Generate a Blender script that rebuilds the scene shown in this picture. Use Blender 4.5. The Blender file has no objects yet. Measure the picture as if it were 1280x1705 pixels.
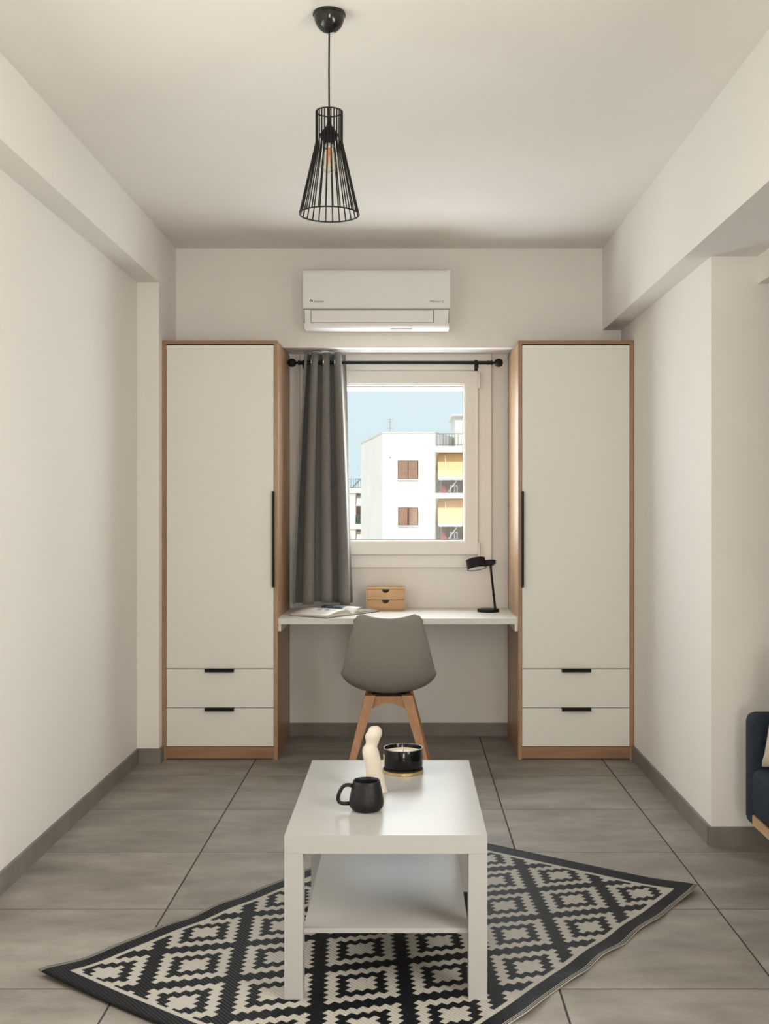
import bpy, bmesh, math, random
from mathutils import Vector, Matrix
random.seed(7)
S = bpy.context.scene
C = S.collection
R = math.radians

# ------------------------------------------------------------------ camera
F = 1850.0                      # focal length in pixels of the 1280 x 1705 frame
VX, VY, H = 677.0, 843.0, 1.342  # vanishing point and eye height
cam = bpy.data.cameras.new('camera')
cam.sensor_fit = 'HORIZONTAL'; cam.sensor_width = 36.0
cam.lens = F / 1280 * 36.0
cam.shift_x = -(VX - 640.0) / 1280.0
cam.shift_y = (VY - 852.5) / 1280.0
cam.clip_start = 0.05; cam.clip_end = 400
camo = bpy.data.objects.new('camera', cam); C.objects.link(camo)
camo.location = (0, 0, H); camo.rotation_euler = (R(90), 0, 0)
S.camera = camo

def PX(px, d): return (px - VX) * d / F            # picture column -> x at depth d
def PZ(py, d): return H - (py - VY) * d / F        # picture row -> z at depth d

# ------------------------------------------------------------------ world, sun, exposure
S.view_settings.view_transform = 'Standard'
S.view_settings.look = 'None'
S.view_settings.exposure = 0.22
S.view_settings.gamma = 1.0
S.view_settings.use_curve_mapping = False
W = bpy.data.worlds.new('sky'); S.world = W; W.use_nodes = True
nt = W.node_tree; nt.nodes.clear()
wo = nt.nodes.new('ShaderNodeOutputWorld'); bg = nt.nodes.new('ShaderNodeBackground')
tc = nt.nodes.new('ShaderNodeTexCoord'); sx = nt.nodes.new('ShaderNodeSeparateXYZ')
rp = nt.nodes.new('ShaderNodeValToRGB')
rp.color_ramp.elements[0].position = 0.0; rp.color_ramp.elements[0].color = (0.66, 0.785, 0.835, 1)
rp.color_ramp.elements[1].position = 0.35; rp.color_ramp.elements[1].color = (0.80, 0.885, 0.935, 1)
nt.links.new(tc.outputs['Generated'], sx.inputs[0]); nt.links.new(sx.outputs['Z'], rp.inputs[0])
nt.links.new(rp.outputs[0], bg.inputs[0]); bg.inputs[1].default_value = 0.95
nt.links.new(bg.outputs[0], wo.inputs[0])

def sun(vec_to_sun, strength, col):
    l = bpy.data.lights.new('sun', 'SUN'); l.energy = strength; l.color = col; l.angle = R(0.6)
    o = bpy.data.objects.new('sun', l); C.objects.link(o); o.location = (0, -6, 12)
    o.rotation_euler = Vector(vec_to_sun).to_track_quat('Z', 'Y').to_euler()
sun((-0.17, -0.74, 0.64), 2.3, (1.0, 0.92, 0.80))

def area(name, loc, rot, sx_, sy_, power, col):
    l = bpy.data.lights.new(name, 'AREA'); l.shape = 'RECTANGLE'; l.size = sx_; l.size_y = sy_
    l.energy = power; l.color = col
    o = bpy.data.objects.new(name, l); C.objects.link(o); o.location = loc; o.rotation_euler = rot
    return o
# three lights added at unseen openings for brightness, then daylight at the visible window
area('added_door_light', (0.55, -3.46, 1.15), (R(90 + 38), 0, R(12)), 1.0, 1.9, 100, (1.0, 0.94, 0.86))
area('added_side_light', (-1.50, 2.95, 1.45), (R(90 - 18), 0, R(-90)), 1.15, 1.25, 17, (1.0, 0.945, 0.865))
area('added_opposite_light', (1.27, 1.60, 1.45), (R(90 - 20), 0, R(90)), 1.25, 1.25, 54, (1.0, 0.945, 0.865))
area('window_daylight', (-0.065, 6.60, 1.60), (R(90), 0, R(180)), 0.80, 0.90, 32, (0.94, 0.97, 1.0))

# ------------------------------------------------------------------ materials
MATS = {}
def mat(name, col, rough=0.6, metal=0.0, noise=0.0, nscale=8.0, bump=0.0, bscale=200.0, spec=0.5, sheen=0.0, coat=0.0, detail=4.0):
    if name in MATS: return MATS[name]
    m = bpy.data.materials.new(name); m.use_nodes = True
    t = m.node_tree; b = t.nodes['Principled BSDF']
    b.inputs['Base Color'].default_value = (*col, 1); b.inputs['Roughness'].default_value = rough
    b.inputs['Metallic'].default_value = metal; b.inputs['Specular IOR Level'].default_value = spec
    b.inputs['Sheen Weight'].default_value = sheen; b.inputs['Coat Weight'].default_value = coat
    co = t.nodes.new('ShaderNodeTexCoord')
    if noise > 0:
        n = t.nodes.new('ShaderNodeTexNoise'); n.inputs['Scale'].default_value = nscale; n.inputs['Detail'].default_value = detail
        t.links.new(co.outputs['Object'], n.inputs['Vector'])
        r = t.nodes.new('ShaderNodeValToRGB')
        r.color_ramp.elements[0].position = 0.3; r.color_ramp.elements[1].position = 0.7
        r.color_ramp.elements[0].color = (*[c * (1 - noise) for c in col], 1)
        r.color_ramp.elements[1].color = (*[min(1, c * (1 + noise)) for c in col], 1)
        t.links.new(n.outputs['Fac'], r.inputs[0]); t.links.new(r.outputs[0], b.inputs['Base Color'])
    if bump > 0:
        n2 = t.nodes.new('ShaderNodeTexNoise'); n2.inputs['Scale'].default_value = bscale; n2.inputs['Detail'].default_value = 3
        t.links.new(co.outputs['Object'], n2.inputs['Vector'])
        bp = t.nodes.new('ShaderNodeBump'); bp.inputs['Strength'].default_value = bump; bp.inputs['Distance'].default_value = 0.002
        t.links.new(n2.outputs['Fac'], bp.inputs['Height']); t.links.new(bp.outputs[0], b.inputs['Normal'])
    MATS[name] = m; return m

def wood(name, c0, c1, axis='Z', scale=1.0, rough=0.45):
    """oak with the grain running along the given axis"""
    m = bpy.data.materials.new(name); m.use_nodes = True
    t = m.node_tree; b = t.nodes['Principled BSDF']; b.inputs['Roughness'].default_value = rough
    co = t.nodes.new('ShaderNodeTexCoord'); mp = t.nodes.new('ShaderNodeMapping')
    k = {'X': (0.06, 1, 1), 'Y': (1, 0.06, 1), 'Z': (1, 1, 0.06)}[axis]
    mp.inputs['Scale'].default_value = [v * scale for v in k]
    t.links.new(co.outputs['Object'], mp.inputs['Vector'])
    n = t.nodes.new('ShaderNodeTexNoise'); n.inputs['Scale'].default_value = 22; n.inputs['Detail'].default_value = 6; n.inputs['Distortion'].default_value = 0.6
    n2 = t.nodes.new('ShaderNodeTexNoise'); n2.inputs['Scale'].default_value = 130; n2.inputs['Detail'].default_value = 2
    t.links.new(mp.outputs[0], n.inputs['Vector']); t.links.new(mp.outputs[0], n2.inputs['Vector'])
    mx = t.nodes.new('ShaderNodeMath'); mx.operation = 'MULTIPLY_ADD'; mx.inputs[1].default_value = 0.3
    t.links.new(n2.outputs['Fac'], mx.inputs[0]); 
    sc = t.nodes.new('ShaderNodeMath'); sc.operation = 'MULTIPLY'; sc.inputs[1].default_value = 0.7
    t.links.new(n.outputs['Fac'], sc.inputs[0]); t.links.new(sc.outputs[0], mx.inputs[2])
    r = t.nodes.new('ShaderNodeValToRGB'); r.color_ramp.elements[0].position = 0.36; r.color_ramp.elements[1].position = 0.64
    r.color_ramp.elements[0].color = (*c0, 1); r.color_ramp.elements[1].color = (*c1, 1)
    t.links.new(mx.outputs[0], r.inputs[0]); t.links.new(r.outputs[0], b.inputs['Base Color'])
    bp = t.nodes.new('ShaderNodeBump'); bp.inputs['Strength'].default_value = 0.12; bp.inputs['Distance'].default_value = 0.001
    t.links.new(mx.outputs[0], bp.inputs['Height']); t.links.new(bp.outputs[0], b.inputs['Normal'])
    MATS[name] = m; return m

WALL = mat('wall_paint', (0.82, 0.79, 0.745), 0.85, noise=0.015, nscale=1.5, bump=0.10, bscale=60, spec=0.25)
CEIL = mat('ceiling_paint', (0.82, 0.785, 0.735), 0.9, noise=0.02, nscale=1.2, bump=0.12, bscale=40, spec=0.2)
WHITE = mat('white_laminate', (0.78, 0.755, 0.70), 0.42, noise=0.008, nscale=2)
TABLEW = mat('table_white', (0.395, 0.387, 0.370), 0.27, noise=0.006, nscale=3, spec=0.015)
DESKW = mat('desk_white', (0.66, 0.64, 0.60), 0.36, noise=0.008, nscale=3)
PVC = mat('window_pvc', (0.78, 0.755, 0.705), 0.35, noise=0.005, nscale=3)
ACW = mat('appliance_white', (0.80, 0.785, 0.755), 0.45, noise=0.005, nscale=3, spec=0.15)
BLACK = mat('black_powder_coat', (0.010, 0.0095, 0.009), 0.5, noise=0.1, nscale=30, spec=0.2)
BLACKG = mat('black_gloss', (0.012, 0.011, 0.010), 0.12)
GREYD = mat('dark_gap', (0.05, 0.045, 0.04), 0.7, noise=0.05)
GREYM = mat('grey_plastic', (0.33, 0.31, 0.28), 0.5, noise=0.03)
CHROME = mat('chrome', (0.75, 0.74, 0.72), 0.18, metal=1.0)
GROUT = mat('grout', (0.035, 0.031, 0.027), 0.9, noise=0.1, nscale=40)
BASEB = mat('skirting_tile', (0.20, 0.182, 0.16), 0.5, noise=0.16, nscale=6, bump=0.1, bscale=90)
OAKV = wood('oak_vertical', (0.28, 0.155, 0.075), (0.43, 0.27, 0.15), 'Z', rough=0.38)
OAKH = wood('oak_horizontal', (0.21, 0.11, 0.055), (0.33, 0.195, 0.105), 'X')
OAKE = wood('oak_edge', (0.33, 0.205, 0.115), (0.43, 0.28, 0.165), 'Z', 2)
PINE = wood('pine_box', (0.47, 0.265, 0.115), (0.58, 0.36, 0.18), 'X', 1.6)
BEECH = wood('beech_legs', (0.37, 0.175, 0.08), (0.48, 0.255, 0.125), 'Z', 2)

def tile_mat():
    m = bpy.data.materials.new('floor_tile'); m.use_nodes = True
    t = m.node_tree; b = t.nodes['Principled BSDF']
    co = t.nodes.new('ShaderNodeTexCoord'); oi = t.nodes.new('ShaderNodeObjectInfo')
    ad = t.nodes.new('ShaderNodeVectorMath'); ad.operation = 'SCALE'
    cb = t.nodes.new('ShaderNodeCombineXYZ')
    mu = t.nodes.new('ShaderNodeMath'); mu.operation = 'MULTIPLY'; mu.inputs[1].default_value = 60
    t.links.new(oi.outputs['Random'], mu.inputs[0])
    for i in range(3): t.links.new(mu.outputs[0], cb.inputs[i])
    va = t.nodes.new('ShaderNodeVectorMath'); va.operation = 'ADD'
    t.links.new(co.outputs['Object'], va.inputs[0]); t.links.new(cb.outputs[0], va.inputs[1])
    mp = t.nodes.new('ShaderNodeMapping'); mp.inputs['Scale'].default_value = (1.0, 2.2, 1)
    t.links.new(va.outputs[0], mp.inputs['Vector'])
    n = t.nodes.new('ShaderNodeTexNoise'); n.inputs['Scale'].default_value = 3.2; n.inputs['Detail'].default_value = 7; n.inputs['Roughness'].default_value = 0.62
    t.links.new(mp.outputs[0], n.inputs['Vector'])
    n2 = t.nodes.new('ShaderNodeTexNoise'); n2.inputs['Scale'].default_value = 150; n2.inputs['Detail'].default_value = 2
    t.links.new(va.outputs[0], n2.inputs['Vector'])
    r = t.nodes.new('ShaderNodeValToRGB'); r.color_ramp.elements[0].position = 0.30; r.color_ramp.elements[1].position = 0.72
    r.color_ramp.elements[0].color = (0.172, 0.154, 0.133, 1); r.color_ramp.elements[1].color = (0.345, 0.316, 0.280, 1)
    ma = t.nodes.new('ShaderNodeMath'); ma.operation = 'MULTIPLY_ADD'; ma.inputs[1].default_value = 0.16
    t.links.new(n2.outputs['Fac'], ma.inputs[0]); s2 = t.nodes.new('ShaderNodeMath'); s2.operation = 'SUBTRACT'; s2.inputs[1].default_value = 0.08
    t.links.new(n.outputs['Fac'], s2.inputs[0]); t.links.new(s2.outputs[0], ma.inputs[2])
    t.links.new(ma.outputs[0], r.inputs[0])
    t.links.new(r.outputs[0], b.inputs['Base Color'])
    rr = t.nodes.new('ShaderNodeMapRange'); rr.inputs['To Min'].default_value = 0.42; rr.inputs['To Max'].default_value = 0.60
    t.links.new(n.outputs['Fac'], rr.inputs['Value']); t.links.new(rr.outputs[0], b.inputs['Roughness'])
    bp = t.nodes.new('ShaderNodeBump'); bp.inputs['Strength'].default_value = 0.08; bp.inputs['Distance'].default_value = 0.001
    t.links.new(n2.outputs['Fac'], bp.inputs['Height']); t.links.new(bp.outputs[0], b.inputs['Normal'])
    return m
TILE = tile_mat()

def glass_mat(name, tint=(1, 1, 1), refl=0.6):
    m = bpy.data.materials.new(name); m.use_nodes = True
    t = m.node_tree; t.nodes.clear()
    o = t.nodes.new('ShaderNodeOutputMaterial'); mx = t.nodes.new('ShaderNodeMixShader')
    tr = t.nodes.new('ShaderNodeBsdfTransparent'); tr.inputs[0].default_value = (*tint, 1)
    gl = t.nodes.new('ShaderNodeBsdfGlossy'); gl.inputs['Roughness'].default_value = 0.02
    fr = t.nodes.new('ShaderNodeFresnel'); fr.inputs[0].default_value = 1.45
    mu = t.nodes.new('ShaderNodeMath'); mu.operation = 'MULTIPLY'; mu.inputs[1].default_value = refl
    t.links.new(fr.outputs[0], mu.inputs[0]); t.links.new(mu.outputs[0], mx.inputs[0])
    t.links.new(tr.outputs[0], mx.inputs[1]); t.links.new(gl.outputs[0], mx.inputs[2]); t.links.new(mx.outputs[0], o.inputs[0])
    MATS[name] = m; return m
GLASS = glass_mat('window_glass', (0.97, 0.985, 0.985), 0.12)
BULB = glass_mat('bulb_glass', (0.97, 0.94, 0.88), 0.35)

# ------------------------------------------------------------------ mesh helpers
ORI = {}
def obj(name, bm, m, parent=None, smooth=False, bevel=0.0, seg=2):
    """link a bmesh given in world coordinates as one mesh object; its origin is the parent's base"""
    if bevel > 0:
        es = [e for e in bm.edges if len(e.link_faces) == 2 and e.calc_face_angle(0) > R(35)]
        bmesh.ops.bevel(bm, geom=es, offset=bevel, segments=seg, profile=0.6, affect='EDGES', clamp_overlap=True)
    bmesh.ops.recalc_face_normals(bm, faces=bm.faces[:])
    if parent is not None:
        org = ORI[parent.name]
    else:
        xs = [v.co for v in bm.verts]
        org = Vector((sum(v.x for v in xs) / len(xs), sum(v.y for v in xs) / len(xs), min(v.z for v in xs)))
    bmesh.ops.translate(bm, verts=bm.verts[:], vec=-org)
    me = bpy.data.meshes.new(name); bm.to_mesh(me); bm.free()
    o = bpy.data.objects.new(name, me); C.objects.link(o)
    me.materials.append(m)
    if smooth:
        for p in me.polygons: p.use_smooth = True
        if smooth != 'all':
            es = me.attributes.new('sharp_edge', 'BOOLEAN', 'EDGE')
            b2 = bmesh.new(); b2.from_mesh(me); b2.edges.ensure_lookup_table()
            for i, e in enumerate(b2.edges):
                es.data[i].value = len(e.link_faces) == 2 and e.calc_face_angle(0) > R(40)
            b2.free()
    if parent is not None: o.parent = parent
    else: o.location = org
    ORI[o.name] = org
    return o
def tag(o, label, cat, group=None, kind=None):
    o['label'] = label; o['category'] = cat
    if group: o['group'] = group
    if kind: o['kind'] = kind
    return o
def thing(name, label, cat, loc, group=None):
    o = bpy.data.objects.new(name, None); C.objects.link(o); o.empty_display_size = 0.05
    o.location = loc; ORI[o.name] = Vector(loc)
    return tag(o, label, cat, group)
def struct(name, bm, m, label=None, cat=None, parent=None, **k):
    o = obj(name, bm, m, parent, **k)
    if parent is None:
        o['kind'] = 'structure'
        if label: o['label'] = label
        if cat: o['category'] = cat
    return o
def BM(): return bmesh.new()
def box(bm, x0, x1, y0, y1, z0, z1):
    vs = [bm.verts.new((x, y, z)) for z in (z0, z1) for (x, y) in ((x0, y0), (x1, y0), (x1, y1), (x0, y1))]
    for f in ((3, 2, 1, 0), (4, 5, 6, 7), (0, 1, 5, 4), (1, 2, 6, 5), (2, 3, 7, 6), (3, 0, 4, 7)):
        bm.faces.new([vs[i] for i in f])
    return bm
def bx(*a): return box(BM(), *a)
def prism(bm, pts, axis, a0, a1):
    """extrude a polygon: pts in the two other axes"""
    def P(p, a):
        return {'x': (a, p[0], p[1]), 'y': (p[0], a, p[1]), 'z': (p[0], p[1], a)}[axis]
    lo = [bm.verts.new(P(p, a0)) for p in pts]; hi = [bm.verts.new(P(p, a1)) for p in pts]
    bm.faces.new(lo); bm.faces.new(hi[::-1]); n = len(pts)
    for i in range(n): bm.faces.new((lo[i], hi[i], hi[(i + 1) % n], lo[(i + 1) % n]))
    return bm
def lathe(bm, prof, cx, cy, cz=0, n=48, M=None):
    """prof: list of (radius, z); radius 0 closes"""
    rings = []
    for r, z in prof:
        if r <= 1e-6: rings.append([bm.verts.new((0, 0, z))])
        else: rings.append([bm.verts.new((r * math.cos(2 * math.pi * i / n), r * math.sin(2 * math.pi * i / n), z)) for i in range(n)])
    for a, b in zip(rings, rings[1:]):
        for i in range(n):
            j = (i + 1) % n
            if len(a) == 1 and len(b) == 1: continue
            if len(a) == 1: bm.faces.new((a[0], b[i], b[j]))
            elif len(b) == 1: bm.faces.new((a[i], b[0], a[j]))
            else: bm.faces.new((a[i], b[i], b[j], a[j]))
    vs = [v for r in rings for v in r]
    bmesh.ops.transform(bm, matrix=Matrix.Translation((cx, cy, cz)) @ (M or Matrix.Identity(4)), verts=vs)
    return bm
def tube(bm, pts, rad, n=10, closed=False):
    pts = [Vector(p) for p in pts]; N = len(pts)
    rads = rad if isinstance(rad, (list, tuple)) else [rad] * N
    rings = []; ref = None
    for i, p in enumerate(pts):
        if closed: d = pts[(i + 1) % N] - pts[i - 1]
        else: d = pts[min(i + 1, N - 1)] - pts[max(i - 1, 0)]
        d.normalize()
        if ref is None:
            ref = Vector((0, 0, 1)) if abs(d.z) < 0.9 else Vector((1, 0, 0))
        u = (ref - d * ref.dot(d)).normalized(); w = d.cross(u); ref = u
        rings.append([bm.verts.new(p + (u * math.cos(2 * math.pi * k / n) + w * math.sin(2 * math.pi * k / n)) * rads[i]) for k in range(n)])
    M = N if closed else N - 1
    for i in range(M):
        a, b = rings[i], rings[(i + 1) % N]
        for k in range(n):
            bm.faces.new((a[k], a[(k + 1) % n], b[(k + 1) % n], b[k]))
    if not closed:
        bm.faces.new(rings[0][::-1]); bm.faces.new(rings[-1])
    return bm
def grid_solid(bm, fn, nu, nv, thick):
    """a sheet fn(u, v) with its own thickness (offset along the averaged normals)"""
    vs = [[bm.verts.new(fn(i / nu, j / nv)) for j in range(nv + 1)] for i in range(nu + 1)]
    fs = [bm.faces.new((vs[i][j], vs[i + 1][j], vs[i + 1][j + 1], vs[i][j + 1])) for i in range(nu) for j in range(nv)]
    if thick:
        bmesh.ops.recalc_face_normals(bm, faces=fs)
        bmesh.ops.solidify(bm, geom=fs, thickness=thick)
    return bm

# ------------------------------------------------------------------ the shell of the room
XL, XR = -1.410, 1.203          # side walls
YB, YLIN, YREAR = 6.50, 6.24, -3.50   # recess wall, wall over the recess, wall behind the camera
ZC, ZLIN = 2.79, 2.232
YA, XA = 4.392, 2.62            # wall of the sofa alcove facing the camera; far side of the alcove

# floor with separate tiles
fl = struct('floor', box(BM(), XL - 0.1, XA + 0.1, YREAR - 0.1, YB + 0.1, -0.12, -0.0012), GROUT, 'grey concrete-look tiled floor of the room', 'floor')
T = 0.612; GX, GY = -0.800, 3.090
shared = {}
def add_tile(x0, x1, y0, y1):
    g = 0.0030
    key = (round(x1 - x0, 4), round(y1 - y0, 4))
    cx, cy = (x0 + x1) / 2, (y0 + y1) / 2
    if key not in shared:
        bm = bx(-key[0] / 2 + g, key[0] / 2 - g, -key[1] / 2 + g, key[1] / 2 - g, -0.010, 0.0)
        es = [e for e in bm.edges if all(v.co.z > -0.001 for v in e.verts)]
        bmesh.ops.bevel(bm, geom=es, offset=0.0005, segments=1, affect='EDGES')
        me = bpy.data.meshes.new('tile'); bm.to_mesh(me); bm.free(); me.materials.append(TILE); shared[key] = me
    o = bpy.data.objects.new('tile', shared[key]); C.objects.link(o); o.parent = fl
    o.location = Vector((cx, cy, 0)) - ORI[fl.name]
for i in range(-2, 7):
    for j in range(-12, 7):
        x0, x1 = GX + i * T, GX + (i + 1) * T; y0, y1 = GY + j * T, GY + (j + 1) * T
        x0, x1 = max(x0, XL), min(x1, XA); y0, y1 = max(y0, YREAR), min(y1, YB)
        if y0 >= YA - 0.02: x1 = min(x1, XR)
        if x1 - x0 < 0.03 or y1 - y0 < 0.03: continue
        if x0 >= XR - 0.02 and y0 < YA < y1: y1 = YA
        add_tile(x0, x1, y0, y1)

struct('ceiling', bx(XL - 0.2, XA + 0.2, YREAR - 0.2, YB + 0.25, ZC, ZC + 0.15), CEIL, 'plain off-white painted ceiling', 'ceiling')
LY0, LY1, LZ0, LZ1 = 2.3, 3.6, 0.75, 2.15      # added unseen side window, before the visible stretch of wall
bm = BM()
box(bm, XL - 0.2, XL, YREAR - 0.2, LY0, -0.12, ZC + 0.05); box(bm, XL - 0.2, XL, LY1, YB + 0.25, -0.12, ZC + 0.05)
box(bm, XL - 0.2, XL, LY0, LY1, -0.12, LZ0); box(bm, XL - 0.2, XL, LY0, LY1, LZ1, ZC + 0.05)
struct('wall_left', bm, WALL, 'long bare off-white wall under the shallow beam', 'wall')
struct('trim_1', bx(XL - 0.02, -1.295, YREAR, YB + 0.02, 2.513, ZC + 0.02), WALL, 'shallow off-white ceiling beam along the long bare wall', 'beam')
struct('trim_2', bx(XL - 0.02, -1.295, 5.81, YB + 0.02, -0.01, 2.513), WALL, 'narrow off-white pilaster beside the wardrobe', 'pilaster')
bm = BM()                        # wall with the window opening and the deeper wall over it
WX0, WX1, WZ0, WZ1 = -0.625, 0.497, 0.985, 2.232
box(bm, XL - 0.2, WX0, YB, YB + 0.25, -0.12, ZC + 0.02); box(bm, WX1, XR + 0.2, YB, YB + 0.25, -0.12, ZC + 0.02)
box(bm, WX0, WX1, YB, YB + 0.25, -0.12, WZ0); box(bm, WX0, WX1, YB, YB + 0.25, WZ1, ZC + 0.02)
box(bm, XL, XR + 0.1, YLIN, YB + 0.01, ZLIN, ZC + 0.02)
struct('wall_back', bm, WALL, 'off-white window wall with a recess under its upper part', 'wall')
struct('wall_right', bx(XR, XA + 0.2, YA, YB + 0.25, -0.12, ZC + 0.02), WALL, 'off-white wall block whose corner stands beside the navy sofa', 'wall')
bm = BM()
box(bm, XA, XA + 0.2, YREAR - 0.2, YA + 0.1, -0.12, ZC + 0.05); 
for y0, y1, z0, z1 in ((YREAR - 0.1, 0.9, -0.12, 2.40), (2.3, 2.45, -0.12, 2.40), (0.9, 2.3, -0.12, 0.75), (0.9, 2.3, 2.15, 2.40)): box(bm, XR, XR + 0.14, y0, y1, z0, z1)  # unseen partition added to keep the rear light off the alcove wall
struct('wall_alcove_and_shield', bm, WALL, 'off-white alcove side wall and an added unseen partition shielding the alcove from light', 'wall')
bm = BM()
DX0, DX1, DZ1 = 0.0, 1.1, 2.25                # added unseen balcony door behind the camera
box(bm, XL - 0.2, DX0, YREAR - 0.2, YREAR, -0.12, ZC + 0.05); box(bm, DX1, XA + 0.2, YREAR - 0.2, YREAR, -0.12, ZC + 0.05)
box(bm, DX0, DX1, YREAR - 0.2, YREAR, DZ1, ZC + 0.05)
struct('wall_rear', bm, WALL, 'off-white wall with the added unseen balcony door', 'wall')
struct('trim_3', bx(1.099, 1.390, YREAR, YLIN + 0.02, 2.330, ZC + 0.02), WALL, 'deep off-white ceiling beam ending over the wardrobe beside the sofa alcove', 'beam')
struct('trim_4', bx(1.386, 1.60, YREAR, YA + 0.02, 2.221, ZC + 0.02), WALL, 'off-white boxed strip hanging lower beside the deep beam', 'beam')

# skirting tiles
bt, bh = 0.012, 0.076
struct('baseboard_left', bx(XL - 0.005, XL + bt, YREAR, 5.81, 0, bh), BASEB, 'grey tile skirting along the long bare wall', 'skirting', bevel=0.0015)
struct('baseboard_pilaster', bx(XL + bt, -1.284, 5.81 - bt, 5.882, 0, bh), BASEB, 'short grey tile skirting at the foot of the pilaster', 'skirting', bevel=0.0015)
struct('baseboard_back', bx(-0.6828, 0.5898, YB - bt, YB + 0.005, 0, bh), BASEB, 'grey tile skirting under the desk', 'skirting', bevel=0.0015)
struct('baseboard_right', bx(XR - bt, XR + 0.005, YA - 0.001, 5.882, 0, bh), BASEB, 'grey tile skirting between the wardrobe and the wall corner', 'skirting', bevel=0.0015)
struct('baseboard_alcove', bx(XR - bt, XA, YA - bt, YA + 0.005, 0, bh), BASEB, 'grey tile skirting behind the navy sofa', 'skirting', bevel=0.0015)

# ------------------------------------------------------------------ window
def frame_bm(x0, x1, y0, y1, z0, z1, w):
    bm = BM()
    box(bm, x0, x0 + w, y0, y1, z0, z1); box(bm, x1 - w, x1, y0, y1, z0, z1)
    box(bm, x0 + w, x1 - w, y0, y1, z1 - w, z1); box(bm, x0 + w, x1 - w, y0, y1, z0, z0 + w)
    return bm
win = thing('window_1', 'white framed tilt window looking out on apartment buildings', 'window', (0, YB, 0.985)); win['kind'] = 'structure'
obj('window_frame', frame_bm(-0.622, 0.495, 6.482, 6.57, 0.986, 2.231, 0.094), PVC, win, bevel=0.004)
sash = obj('window_sash', frame_bm(-0.545, 0.414, 6.462, 6.545, 1.061, 2.128, 0.072), PVC, win, bevel=0.005)
obj('sash_shade_strip', frame_bm(-0.5485, 0.4175, 6.4795, 6.4825, 1.0575, 2.1315, 0.005), GREYM, win)  # dark ring stands in for the shade between sash and frame
obj('frame_shade_strip', frame_bm(-0.6265, 0.4995, 6.496, 6.5005, 0.9835, 2.2335, 0.006), GREYM, win)  # grey ring coloured as the shade line where frame meets wall
obj('glazing_bead', frame_bm(-0.475, 0.344, 6.474, 6.50, 1.131, 2.058, 0.013), PVC, sash, bevel=0.003)
obj('gasket', frame_bm(-0.463, 0.332, 6.498, 6.503, 1.143, 2.046, 0.005), GREYD, sash)
obj('pane', bx(-0.462, 0.331, 6.500, 6.504, 1.144, 2.045), GLASS, sash)
for z in (2.075, 1.085):
    bm = BM(); lathe(bm, [(0, -0.045), (0.009, -0.045), (0.009, 0.045), (0, 0.045)], 0.421, 6.458, z, 16)
    box(bm, 0.414, 0.440, 6.464, 6.484, z - 0.04, z + 0.04)
    obj('hinge', bm, PVC, win, smooth=True)
obj('shutter', bx(-0.56, 0.43, 6.64, 6.66, 2.030, 2.235), PVC, win, bevel=0.003)

# unseen balcony door and two side windows, added to house the extra lights
dr = thing('added_door_1', 'white framed glazed balcony door added out of view for light', 'door', (-0.1, YREAR, 0)); dr['kind'] = 'structure'
obj('door_frame', frame_bm(DX0, DX1, YREAR - 0.14, YREAR - 0.08, 0, DZ1, 0.07), PVC, dr)
obj('pane', bx(DX0 + 0.07, DX1 - 0.07, YREAR - 0.115, YREAR - 0.11, 0.07, DZ1 - 0.07), GLASS, dr)
w2 = thing('added_window_2', 'white framed side window added out of view in the long bare wall for light', 'window', (XL, 2.95, LZ0)); w2['kind'] = 'structure'
bm = BM(); w = 0.06
box(bm, XL - 0.08, XL - 0.02, LY0, LY0 + w, LZ0, LZ1); box(bm, XL - 0.08, XL - 0.02, LY1 - w, LY1, LZ0, LZ1)
box(bm, XL - 0.08, XL - 0.02, LY0 + w, LY1 - w, LZ0, LZ0 + w); box(bm, XL - 0.08, XL - 0.02, LY0 + w, LY1 - w, LZ1 - w, LZ1)
obj('window_frame', bm, PVC, w2)
obj('pane', bx(XL - 0.055, XL - 0.05, LY0 + w, LY1 - w, LZ0 + w, LZ1 - w), GLASS, w2)
w3 = thing('added_window_3', 'white framed window added out of view opposite the side window for light', 'window', (XR, 1.6, 0.75)); w3['kind'] = 'structure'
bm = BM()
box(bm, XR + 0.02, XR + 0.06, 0.9, 0.96, 0.75, 2.15); box(bm, XR + 0.02, XR + 0.06, 2.24, 2.3, 0.75, 2.15)
box(bm, XR + 0.02, XR + 0.06, 0.96, 2.24, 0.75, 0.81); box(bm, XR + 0.02, XR + 0.06, 0.96, 2.24, 2.09, 2.15)
obj('window_frame', bm, PVC, w3)
obj('pane', bx(XR + 0.038, XR + 0.042, 0.96, 2.24, 0.81, 2.09), GLASS, w3)
bm = BM(); box(bm, -3, 4.5, YREAR - 3.0, YREAR - 0.2, 2.60, 2.78); box(bm, -3, 4.5, YREAR - 3.0, YREAR - 0.2, -0.30, -0.12)  # unseen slabs, added to stop the sun entering the door and side window
box(bm, XL - 2.2, XL - 0.19, -0.6, 4.2, 2.30, 2.45)
struct('sun_blocking_slabs', bm, WALL, 'concrete slabs added out of view to keep the sun out of the added openings', 'balcony')

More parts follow.
